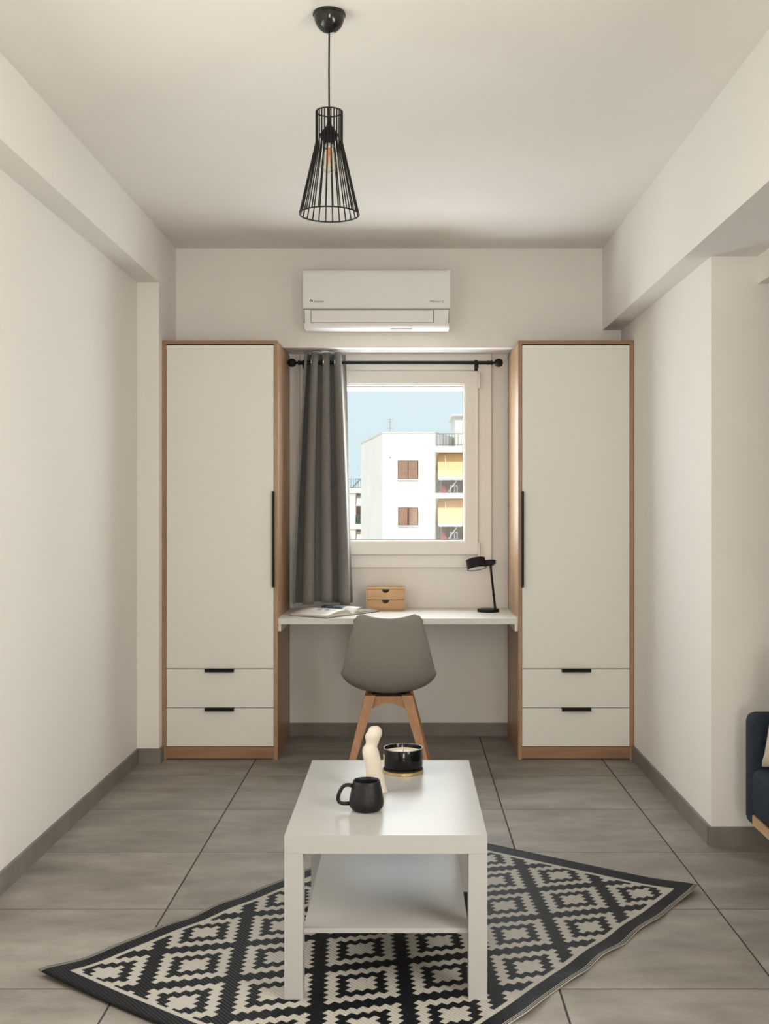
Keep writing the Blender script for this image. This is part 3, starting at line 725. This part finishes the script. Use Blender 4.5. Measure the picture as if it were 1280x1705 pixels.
# ------------------------------------------------------------------ rug
u_ = Vector((0.5954, 0.8034, 0)); v_ = Vector((0.8034, -0.5954, 0)); L0 = Vector((-1.031, 3.195, 0))
UA, UB, VA, VB = -0.032, 1.765, 0.0, 1.238
def rug_mat():
    m = bpy.data.materials.new('woven_rug'); m.use_nodes = True
    t = m.node_tree; b = t.nodes['Principled BSDF']
    uv = t.nodes.new('ShaderNodeUVMap'); uv.uv_map = 'UVMap'
    sp = t.nodes.new('ShaderNodeSeparateXYZ'); t.links.new(uv.outputs[0], sp.inputs[0])
    def M(op, a, bb=None, c=None):
        n = t.nodes.new('ShaderNodeMath'); n.operation = op
        for i, q in enumerate((a, bb, c)):
            if q is None: continue
            if isinstance(q, (int, float)): n.inputs[i].default_value = q
            else: t.links.new(q, n.inputs[i])
        return n.outputs[0]
    U, V = sp.outputs[0], sp.outputs[1]            # metres along the rug
    au, av, u0, v0, N = 0.190, 0.158, 0.092, 0.145, 8.0
    # folded lattice of lozenges: distance to the nearest centre
    a_ = M('PINGPONG', M('SUBTRACT', U, u0), au)   # 0..au
    b_ = M('PINGPONG', M('SUBTRACT', V, v0), av)
    def st(x, s): return M('MULTIPLY', M('ROUND', M('DIVIDE', x, s)), s)
    qa = M('DIVIDE', st(a_, au / N), au); qb = M('DIVIDE', st(b_, av / N), av)
    d1 = M('ADD', qa, qb)                          # centre lattice
    d = M('MINIMUM', d1, M('SUBTRACT', 2.0, d1))   # and the staggered one
    def less(x, k): return M('LESS_THAN', x, k)
    w1 = less(d, 0.31)
    w2 = M('MULTIPLY', M('GREATER_THAN', d, 0.56), less(d, 0.82))
    pat = M('MAXIMUM', w1, w2)
    # border
    e_u = M('MINIMUM', M('SUBTRACT', U, UA), M('SUBTRACT', UB, U)); e_v = M('MINIMUM', M('SUBTRACT', V, VA), M('SUBTRACT', VB, V))
    e_ = M('MINIMUM', M('SUBTRACT', e_u, 0.0), e_v)
    inside = M('GREATER_THAN', e_, 0.062)
    line = M('MULTIPLY', M('GREATER_THAN', e_, 0.062), less(e_, 0.078))
    white = M('MAXIMUM', M('MULTIPLY', pat, inside), line)
    # pin stripes on the two long selvedges
    pin = M('MULTIPLY', less(e_v, 0.0175), M('LESS_THAN', M('FRACT', M('DIVIDE', e_v, 0.0060)), 0.42))
    white = M('MAXIMUM', white, pin)
    # diagonal weave ribs
    rib = M('SINE', M('MULTIPLY', M('ADD', M('MULTIPLY', U, 0.96), M('MULTIPLY', V, 0.28)), 620.0))
    rib01 = M('MULTIPLY_ADD', rib, 0.5, 0.5)
    cr_ = t.nodes.new('ShaderNodeMix'); cr_.data_type = 'RGBA'
    t.links.new(white, cr_.inputs['Factor']); cr_.inputs[6].default_value = (0.006, 0.007, 0.009, 1); cr_.inputs[7].default_value = (0.41, 0.385, 0.345, 1)
    t.links.new(cr_.outputs[2], b.inputs['Base Color'])
    b.inputs['Roughness'].default_value = 0.5; b.inputs['Specular IOR Level'].default_value = 0.11
    bp = t.nodes.new('ShaderNodeBump'); bp.inputs['Strength'].default_value = 0.7; bp.inputs['Distance'].default_value = 0.0012
    t.links.new(rib01, bp.inputs['Height']); t.links.new(bp.outputs[0], b.inputs['Normal'])
    return m
RUG = rug_mat()
def rug_fn(a, c):
    U = UA + (UB - UA) * a; V = VA + (VB - VA) * c
    ev0, ev1 = V - VA, VB - V
    z = 0.0045
    z += 0.007 * math.exp(-ev1 / 0.05) * (0.5 + 0.5 * math.sin(U * 24 + math.sin(U * 7))) 
    z += 0.005 * math.exp(-ev0 / 0.06) * (0.5 + 0.5 * math.sin(U * 29 + 1.3))
    z += 0.008 * math.exp(-(((U - UA) / 0.10) ** 2 + (ev0 / 0.25) ** 2))            # lifted corner
    z += 0.006 * math.exp(-((U - UA) / 0.05) ** 2) * (1 - 0.3 * math.sin(V * 5))
    z += 0.012 * math.exp(-(((UB - U) / 0.10) ** 2 + (ev1 / 0.12) ** 2))
    z += 0.006 * math.exp(-((UB - U) / 0.05) ** 2)
    wob = 0.005 * math.exp(-ev1 / 0.08) * math.sin(U * 23) - 0.005 * math.exp(-ev0 / 0.08) * math.sin(U * 19 + 1)
    p = L0 + u_ * U + v_ * (V + wob)
    return Vector((p.x, p.y, z))
bm = BM(); nu, nv = 150, 100
ul = bm.loops.layers.uv.new('UVMap')
top = [[bm.verts.new(rug_fn(i / nu, j / nv)) for j in range(nv + 1)] for i in range(nu + 1)]
bot = [[bm.verts.new(rug_fn(i / nu, j / nv) - Vector((0, 0, 0.0035))) for j in range(nv + 1)] for i in range(nu + 1)]
def uvof(i, j): return (UA + (UB - UA) * i / nu, VA + (VB - VA) * j / nv)
def face(vs, ids):
    f = bm.faces.new(vs)
    for l, ij in zip(f.loops, ids): l[ul].uv = uvof(*ij)
for i in range(nu):
    for j in range(nv):
        q = ((i, j), (i + 1, j), (i + 1, j + 1), (i, j + 1))
        face([top[a][b_] for a, b_ in q], q); face([bot[a][b_] for a, b_ in q[::-1]], q[::-1])
ring = [(i, 0) for i in range(nu)] + [(nu, j) for j in range(nv)] + [(i, nv) for i in range(nu, 0, -1)] + [(0, j) for j in range(nv, 0, -1)]
for a, b_ in zip(ring, ring[1:] + ring[:1]):
    face([top[a[0]][a[1]], bot[a[0]][a[1]], bot[b_[0]][b_[1]], top[b_[0]][b_[1]]], (a, a, b_, b_))
rug = obj('rug', bm, RUG, None, smooth='all')
tag(rug, 'black and off-white woven lozenge rug lying askew under the coffee table', 'rug')

# ------------------------------------------------------------------ coffee table
tx0, tx1, ty0, ty1 = -0.3318, 0.2182, 3.012, 3.905
zt0 = 0.0045
ct = thing('coffee_table', 'white coffee table with a lower shelf standing on the rug', 'coffee table', ((tx0 + tx1) / 2, (ty0 + ty1) / 2, zt0))
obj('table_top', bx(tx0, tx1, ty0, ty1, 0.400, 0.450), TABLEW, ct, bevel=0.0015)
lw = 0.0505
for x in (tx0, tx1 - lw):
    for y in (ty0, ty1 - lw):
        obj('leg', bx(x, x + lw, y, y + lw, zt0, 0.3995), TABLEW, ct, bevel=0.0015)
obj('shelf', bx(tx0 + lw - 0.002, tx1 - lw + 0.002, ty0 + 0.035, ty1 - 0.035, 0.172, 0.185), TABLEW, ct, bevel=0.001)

# ------------------------------------------------------------------ things on the coffee table
ZT = 0.450
MUGM = mat('black_matt_ceramic', (0.010, 0.010, 0.010), 0.45, noise=0.15, nscale=60, bump=0.05, bscale=400, spec=0.25)
md = 3.262; mx_ = PX(610, md)
mug = thing('mug', 'black matt ceramic mug with a big handle on the coffee table', 'mug', (mx_, md, ZT))
obj('cup', lathe(BM(), [(0, 0), (0.034, 0), (0.041, 0.003), (0.0485, 0.012), (0.0508, 0.022), (0.0500, 0.034), (0.046, 0.056), (0.0415, 0.078), (0.0398, 0.087), (0.0388, 0.0885), (0.0372, 0.0875), (0.0385, 0.076), (0.044, 0.045), (0.046, 0.022), (0.040, 0.008), (0, 0.006)], mx_, md, ZT, 56), MUGM, mug, smooth='all')
hp = [(-0.041, 0.073), (-0.052, 0.0755), (-0.062, 0.0745), (-0.071, 0.068), (-0.078, 0.056), (-0.0825, 0.043), (-0.0835, 0.033), (-0.080, 0.025), (-0.073, 0.0215), (-0.062, 0.0205), (-0.047, 0.0215)]
obj('handle', tube(BM(), [(mx_ + x, md - 0.004, ZT + z) for x, z in hp], [0.0062, 0.0058, 0.0056, 0.0056, 0.0056, 0.0056, 0.0056, 0.0056, 0.0056, 0.0058, 0.0062], 12), MUGM, mug, smooth='all')

CREAM = mat('cream_plaster', (0.60, 0.53, 0.45), 0.75, noise=0.03, nscale=25, bump=0.1, bscale=150)
sd = 3.47
secs = [(89, 520, 552), (94, 498, 577), (108, 478, 598), (130, 466, 610), (150, 458, 613), (172, 441, 612), (190, 435, 608), (210, 434, 600), (228, 438, 590), (245, 441, 584), (262, 441, 581), (278, 439, 573), (296, 426, 563), (316, 412, 564), (340, 405, 573), (370, 405, 583), (410, 410, 592), (450, 419, 600), (500, 432, 608), (550, 438, 617), (600, 441, 628), (650, 444, 640), (700, 445, 650), (745, 442, 662), (775, 438, 672), (790, 437, 672)]
bm = BM(); rings = []; n = 28
zlo = PZ(1200 + 790 * 0.15625, sd)
for k, (yy, xa, xb) in enumerate(secs):
    X0, X1 = PX(540 + xa * 0.15625, sd), PX(540 + xb * 0.15625, sd); z = PZ(1200 + yy * 0.15625, sd) - zlo + ZT
    cx, hw = (X0 + X1) / 2, (X1 - X0) / 2
    hd_ = min(hw * 0.95, 0.027) if yy > 290 else hw * 0.85
    rings.append([bm.verts.new((cx + hw * math.cos(2 * math.pi * i / n), sd + hd_ * math.sin(2 * math.pi * i / n), z)) for i in range(n)])
for a, b_ in zip(rings, rings[1:]):
    for i in range(n): bm.faces.new((a[i], a[(i + 1) % n], b_[(i + 1) % n], b_[i]))
bm.faces.new(rings[0]); bm.faces.new(rings[-1][::-1])
st = obj('sculpture', bm, CREAM, None, smooth='all'); st.location.z = ZT
tag(st, 'small cream figure sculpture standing behind the black mug', 'sculpture')

cd = 3.73; cxx = PX(671, cd)
cn = thing('candle', 'cream candle in a glossy black jar standing on its lid', 'candle', (cxx, cd, ZT))
GOLD = mat('brass', (0.78, 0.58, 0.30), 0.28, metal=1.0)
ldd = obj('lid', lathe(BM(), [(0, 0), (0.0665, 0), (0.0685, 0.001), (0.0685, 0.0105), (0.067, 0.0115), (0, 0.0115)], cxx, cd, ZT, 56), GOLD, cn, smooth=True)
obj('lid_seal', lathe(BM(), [(0.050, 0.0110), (0.0655, 0.0110), (0.0668, 0.0125), (0.0668, 0.0155), (0.0655, 0.0165), (0.050, 0.0165)], cxx, cd, ZT, 56), BLACK, ldd, smooth=True)
zj = 0.0155
obj('jar', lathe(BM(), [(0, zj), (0.060, zj), (0.0635, zj + 0.003), (0.0655, zj + 0.010), (0.0658, 0.081), (0.0650, 0.0826), (0.0632, 0.0826), (0.0625, 0.081), (0.0625, zj + 0.006), (0, zj + 0.005)], cxx, cd, ZT, 64), mat('black_glass_jar', (0.006, 0.006, 0.006), 0.10, spec=0.3), cn, smooth=True)
obj('rim', tube(BM(), [(cxx + 0.0645 * math.cos(2 * math.pi * k / 64), cd + 0.0645 * math.sin(2 * math.pi * k / 64), ZT + 0.0823) for k in range(64)], 0.0011, 6, True), mat('jar_rim', (0.30, 0.30, 0.30), 0.25), cn, smooth='all')
obj('wax', lathe(BM(), [(0, 0.030), (0.0620, 0.030), (0.0620, 0.0695), (0.060, 0.068), (0, 0.0675)], cxx, cd, ZT, 48), mat('wax', (0.72, 0.63, 0.52), 0.5), cn, smooth=True)
obj('wick', tube(BM(), [(cxx, cd, ZT + 0.066), (cxx + 0.001, cd, ZT + 0.0755)], 0.0011, 6), BLACK, cn)
bm = BM(); arcs = [R(180 + a) for a in range(-38, 27, 5)]
lo = [bm.verts.new((cxx + 0.0662 * math.cos(a), cd + 0.0662 * math.sin(a), ZT + 0.024)) for a in arcs]; hi = [bm.verts.new((cxx + 0.0662 * math.cos(a), cd + 0.0662 * math.sin(a), ZT + 0.062)) for a in arcs]
lo2 = [bm.verts.new((cxx + 0.0655 * math.cos(a), cd + 0.0655 * math.sin(a), ZT + 0.024)) for a in arcs]; hi2 = [bm.verts.new((cxx + 0.0655 * math.cos(a), cd + 0.0655 * math.sin(a), ZT + 0.062)) for a in arcs]
for i in range(len(arcs) - 1):
    bm.faces.new((lo[i], lo[i + 1], hi[i + 1], hi[i])); bm.faces.new((hi[i], hi[i + 1], hi2[i + 1], hi2[i])); bm.faces.new((lo[i], lo2[i], lo2[i + 1], lo[i + 1]))
obj('label', bm, mat('candle_label', (0.62, 0.47, 0.30), 0.5, noise=0.12, nscale=90), cn, smooth=True)

# ------------------------------------------------------------------ sofa at the edge of the picture
NAVY = mat('navy_fabric', (0.020, 0.029, 0.042), 0.9, noise=0.2, nscale=220, bump=0.4, bscale=500, spec=0.2)
sx0, sy1 = 1.283, 4.235
sf = thing('sofa', 'navy blue fabric sofa on a light wooden base in the alcove', 'sofa', (1.70, 3.4, 0))
sy0 = 2.55
def rounded(x0, x1, y0, y1, z0, z1, r, seg=4):
    bm = bx(x0, x1, y0, y1, z0, z1)
    bmesh.ops.bevel(bm, geom=bm.edges[:], offset=r, segments=seg, profile=0.5, affect='EDGES'); return bm
for y0, y1 in ((sy1 - 0.125, sy1), (sy0, sy0 + 0.125)):
    obj('armrest', rounded(sx0, sx0 + 0.86, y0, y1, 0.142, 0.566, 0.035, 5), NAVY, sf, smooth='all')
obj('backrest', rounded(sx0 + 0.64, sx0 + 0.86, sy0 + 0.10, sy1 - 0.10, 0.16, 0.80, 0.04), NAVY, sf, smooth='all')
ym = (sy0 + sy1) / 2
for y0, y1 in ((sy0 + 0.120, ym - 0.002), (ym + 0.002, sy1 - 0.120)):
    obj('seat_cushion', rounded(sx0 - 0.012, sx0 + 0.66, y0, y1, 0.196, 0.375, 0.032, 4), NAVY, sf, smooth='all')
OAKY = wood('sofa_wood', (0.45, 0.27, 0.14), (0.58, 0.38, 0.22), 'Y', 1.5)
obj('base_rail', bx(sx0 - 0.004, sx0 + 0.03, sy0 + 0.122, sy1 - 0.122, 0.163, 0.200), OAKY, sf, bevel=0.002)
obj('base', bx(sx0 + 0.03, sx0 + 0.82, sy0 + 0.10, sy1 - 0.10, 0.160, 0.200), BLACK, sf)
for x in (sx0 + 0.14, sx0 + 0.76):
    for y in (sy0 + 0.10, sy1 - 0.10):
        obj('leg', lathe(BM(), [(0, 0), (0.013, 0), (0.020, 0.163), (0, 0.163)], x, y, 0, 20), OAKY, sf, smooth=True)
# beige cushion leaning on the far armrest
bm = BM()
pc = Vector((1.520, 4.025, 0.376))
def cush(u, v, s):
    a, b_ = 2 * u - 1, 2 * v - 1
    pf = (1 - a ** 4) * (1 - b_ ** 4)
    ex = 1 - 0.06 * (1 - a * a) * 0 - 0.05 * (1 - abs(b_)) * 0
    x = 0.215 * a * (1 - 0.05 * (1 - b_ * b_)); z = 0.20 * b_ * (1 - 0.05 * (1 - a * a))
    y = s * (0.004 + 0.060 * pf ** 0.6)
    return Vector((x, y, z))
Mr = Matrix.Translation(pc + Vector((0, 0, 0.195))) @ Matrix.Rotation(R(-6), 4, 'X') @ Matrix.Rotation(R(8), 4, 'Y')
n = 18
for s in (-1, 1):
    vs = [[bm.verts.new(Mr @ cush(i / n, j / n, s)) for j in range(n + 1)] for i in range(n + 1)]
    for i in range(n):
        for j in range(n): bm.faces.new((vs[i][j], vs[i + 1][j], vs[i + 1][j + 1], vs[i][j + 1]))
bmesh.ops.remove_doubles(bm, verts=bm.verts[:], dist=0.009)
cu_ = obj('cushion', bm, mat('beige_linen', (0.55, 0.46, 0.34), 0.9, noise=0.12, nscale=160, bump=0.3, bscale=500, sheen=0.2), None, smooth='all')
tag(cu_, 'beige linen cushion leaning on the navy sofa arm', 'cushion')

# ------------------------------------------------------------------ the buildings outside
STU = mat('white_render', (0.80, 0.78, 0.74), 0.9, noise=0.03, nscale=0.5, bump=0.05, bscale=8)
CRM = mat('cream_render', (0.72, 0.68, 0.62), 0.9, noise=0.05, nscale=0.6)
SHUT = mat('brown_shutter', (0.40, 0.235, 0.165), 0.7, noise=0.08, nscale=4)
SHUTD = mat('shutter_shadow_gap', (0.10, 0.06, 0.05), 0.8)
AWN = mat('yellow_awning', (0.88, 0.60, 0.33), 0.85, noise=0.04, nscale=1.5)
AWNW = mat('white_awning', (0.78, 0.76, 0.70), 0.85, noise=0.04, nscale=1.5)
RAIL = mat('blue_grey_railing', (0.12, 0.16, 0.20), 0.5, metal=0.3)
WALLB = mat('brown_balcony_wall', (0.40, 0.29, 0.22), 0.85, noise=0.15, nscale=1.2)
PINK = mat('pink_cloth', (0.60, 0.16, 0.17), 0.8); PLANT = mat('plant_green', (0.10, 0.14, 0.07), 0.8, noise=0.3, nscale=6)
DA = 70.0
zr = PZ(721, DA); zg = -14.0
ba = thing('apartment_building', 'white rendered apartment building with brown shutters and yellow awnings', 'building', (0, DA + 4, zg))
xa0, xa1 = PX(636, DA), PX(724.5, DA)
bm = BM(); prism(bm, [(xa0, DA), (xa1, DA), (xa1 + 3, DA + 12), (-3.4, DA + 12), (PX(613, 77.6), 77.6)], 'z', zg, zr)
obj('wall', bm, STU, ba)
bm = BM(); prism(bm, [(xa0 - 0.03, DA - 0.03), (xa1, DA - 0.03), (xa1 + 3, DA + 12), (-3.45, DA + 12), (PX(613, 77.6) - 0.05, 77.6)], 'z', zr, zr + 0.07)
obj('roof_edge', bm, CRM, ba)
def shutter_window(px0, px1, py0, py1, gap):
    x0, x1, z0, z1 = PX(px0, DA), PX(px1, DA), PZ(py1, DA), PZ(py0, DA)
    w_ = obj('window', bx(x0 - 0.03, x1 + 0.03, DA - 0.02, DA + 0.05, z0 - 0.03, z1 + 0.03), SHUTD, ba)
    xm = (x0 + x1) / 2
    for a, b_ in ((x0 + 0.02, xm - gap), (xm + gap, x1 - 0.02)):
        bm = BM(); nsl = 14
        for k in range(nsl):
            za = z0 + (z1 - z0) * k / nsl; zb_ = z0 + (z1 - z0) * (k + 0.86) / nsl
            box(bm, a + 0.04, b_ - 0.04, DA - 0.06, DA - 0.03, za, zb_)
        box(bm, a, a + 0.05, DA - 0.07, DA - 0.02, z0, z1); box(bm, b_ - 0.05, b_, DA - 0.07, DA - 0.02, z0, z1)
        obj('shutter', bm, SHUT, w_)
    obj('sill', bx(x0 - 0.06, x1 + 0.06, DA - 0.12, DA + 0.02, z0 - 0.09, z0 - 0.03), STU, w_)
shutter_window(663, 695.5, 768, 797, 0.03)
shutter_window(663.5, 695.5, 846, 874, 0.06)
obj('wall_vent', lathe(BM(), [(0, 0), (0.05, 0), (0.05, 0.03), (0, 0.03)], PX(649.5, DA), DA - 0.0, PZ(762, DA), 12, Matrix.Rotation(R(90), 4, 'X')), GREYM, ba)
# balcony side of the building
xb1 = 9.0
obj('balcony_wall', bx(xa1 - 0.2, xb1, DA + 1.5, DA + 12, zg, PZ(745, DA)), WALLB, ba)
def railing(bm, x0, x1, y, z0, z1, step, r=0.014):
    box(bm, x0, x1, y - 0.025, y + 0.025, z1 - 0.045, z1); box(bm, x0, x1, y - 0.02, y + 0.02, z0 + 0.06, z0 + 0.09)
    k = x0
    while k < x1: box(bm, k - r, k + r, y - r, y + r, z0, z1); k += step
    return bm
rows = ((743, 753), (821, 830), (899, 908), (977, 986))
for k, (ya, yb) in enumerate(rows):
    z1_, z0_ = PZ(ya, DA), PZ(yb, DA)
    sl = obj('balcony_slab', bx(PX(724, DA), xb1, DA - 0.3, DA + 1.6, z0_, z1_), STU, ba)
    ztop = PZ(ya - 21, DA)
    obj('railing', railing(BM(), PX(727, DA), xb1, DA - 0.22, z1_, ztop, 0.19), RAIL, sl)
    if k < 3:
        za, zb_ = PZ(yb + 5, DA), PZ(yb + 42, DA)
        bm = BM(); x0_ = PX(729, DA)
        prism(bm, [(DA + 0.9, za + 0.15), (DA - 0.55, zb_), (DA - 0.55, zb_ - 0.03), (DA + 0.9, za + 0.10)], 'x', x0_, xb1 - 0.2)
        aw = obj('awning', bm, AWN, sl)
        bm = BM(); k_ = x0_
        while k_ < xb1 - 0.5:
            prism(bm, [(k_, zb_), (k_ + 0.30, zb_), (k_ + 0.30, zb_ - 0.13), (k_ + 0.15, zb_ - 0.21), (k_, zb_ - 0.13)], 'y', DA - 0.57, DA - 0.545); k_ += 0.30
        obj('valance', bm, AWNW, aw)
        bm = BM(); x = PX(741, DA)
        tube(bm, [(x, DA + 0.3, za), (x + 0.12, DA - 0.57, zb_)], 0.025, 6)
        tube(bm, [(PX(746, DA), DA - 0.2, PZ(ya + 78 - 2, DA)), (PX(764, DA), DA - 0.55, zb_)], 0.025, 6)
        obj('awning_arm', bm, AWNW, aw)
        obj('side_screen', bx(PX(725.5, DA), PX(728.5, DA), DA + 0.5, DA + 1.5, zb_ + 0.2, za + 0.1), GREYM, sl)
        bm = BM(); z_ = PZ(rows[k + 1][0], DA)
        prism(bm, [(PX(733, DA), z_), (PX(746, DA), z_), (PX(741, DA), z_ + 0.45), (PX(738, DA), z_ + 0.45)], 'y', DA + 0.1, DA + 0.4)
        obj('laundry', bm, PINK, sl)
        bm = BM()
        for px in (750, 757, 761): tube(bm, [(PX(px, DA), DA + 0.2, z_), (PX(px, DA), DA + 0.2, z_ + 0.5)], 0.04, 6)
        box(bm, PX(749, DA), PX(762, DA), DA + 0.1, DA + 0.5, z_ + 0.42, z_ + 0.5)
        obj('balcony_table', bm, AWNW, sl)
bm = BM(); xq = PX(752, 74)
box(bm, xq + 0.2, xb1, 74, 80, PZ(745, DA) - 0.5, PZ(693, 74)); box(bm, xq, xb1, 73.7, 80.2, PZ(693, 74), PZ(690, 74))
obj('penthouse', bm, STU, ba)
bm = BM(); xq = PX(649, 72); z0_, z1_ = zr - 0.1, PZ(697, 72)
tube(bm, [(xq, 72, z0_), (xq, 72, z1_)], 0.018, 6)
for k, w_ in ((0.97, 0.22), (0.80, 0.15), (0.45, 0.25)): tube(bm, [(xq - w_, 72, z0_ + (z1_ - z0_) * k), (xq + w_, 72, z0_ + (z1_ - z0_) * k)], 0.012, 6)
obj('antenna', bm, GREYM, ba)

DB = 92.0
bb2 = thing('far_building', 'lower cream building with a roof railing and recessed balconies beyond the white one', 'building', (-5, DB + 4, zg))
xw0, xw1 = PX(560, DB), PX(640, DB)
obj('wall', bx(xw0 - 6, xw1, DB + 1.5, DB + 11, zg, PZ(816, DB)), WALLB, bb2)
obj('pier', bx(xw0 - 6, PX(592, DB), DB, DB + 1.6, zg, PZ(815, DB)), STU, bb2)
for k, (ya, yb) in enumerate(((813, 821), (873, 881), (933, 941))):
    sl = obj('balcony_slab', bx(xw0 - 6, xw1, DB - 0.15, DB + 1.6, PZ(yb, DB), PZ(ya, DB)), STU, bb2)
    obj('railing', railing(BM(), (xw0 - 4) if k == 0 else PX(592, DB), xw1, DB, PZ(ya, DB), PZ(ya - 16, DB), 0.2, 0.018), RAIL, sl)
    bm = BM(); prism(bm, [(DB + 0.6, PZ(yb + 4, DB)), (DB - 0.3, PZ(yb + 21, DB)), (DB - 0.3, PZ(yb + 21.6, DB)), (DB + 0.6, PZ(yb + 5, DB))], 'x', PX(593.5, DB), xw1)
    obj('awning', bm, AWNW, sl)
    if k:
        bm = BM()
        for q in range(14):
            c = Vector((PX(random.uniform(594, 606), DB), DB + 0.35, PZ(ya - random.uniform(1, 11), DB)))
            bmesh.ops.create_icosphere(bm, subdivisions=1, radius=random.uniform(0.12, 0.22), matrix=Matrix.Translation(c))
        obj('balcony_plants', bm, PLANT, sl)
bm = BM()
tube(bm, [(PX(611, DB), DB + 0.5, PZ(813, DB)), (PX(611, DB), DB + 0.5, PZ(776, DB))], 0.03, 6)
tube(bm, [(PX(585, DB), DB + 0.3, PZ(813, DB)), (PX(604, DB), DB + 0.3, PZ(793, DB))], 0.05, 6)
for py, w_ in ((780, 0.2), (790, 0.3), (796, 0.25)): tube(bm, [(PX(611, DB) - w_, DB + 0.5, PZ(py, DB)), (PX(611, DB) + w_, DB + 0.5, PZ(py + 1, DB))], 0.025, 6)
obj('antenna', bm, GREYM, bb2)
gr = struct('ground', bx(-120, 120, 9, 200, zg - 0.5, zg), CRM, 'pale street ground far below the window', 'ground')
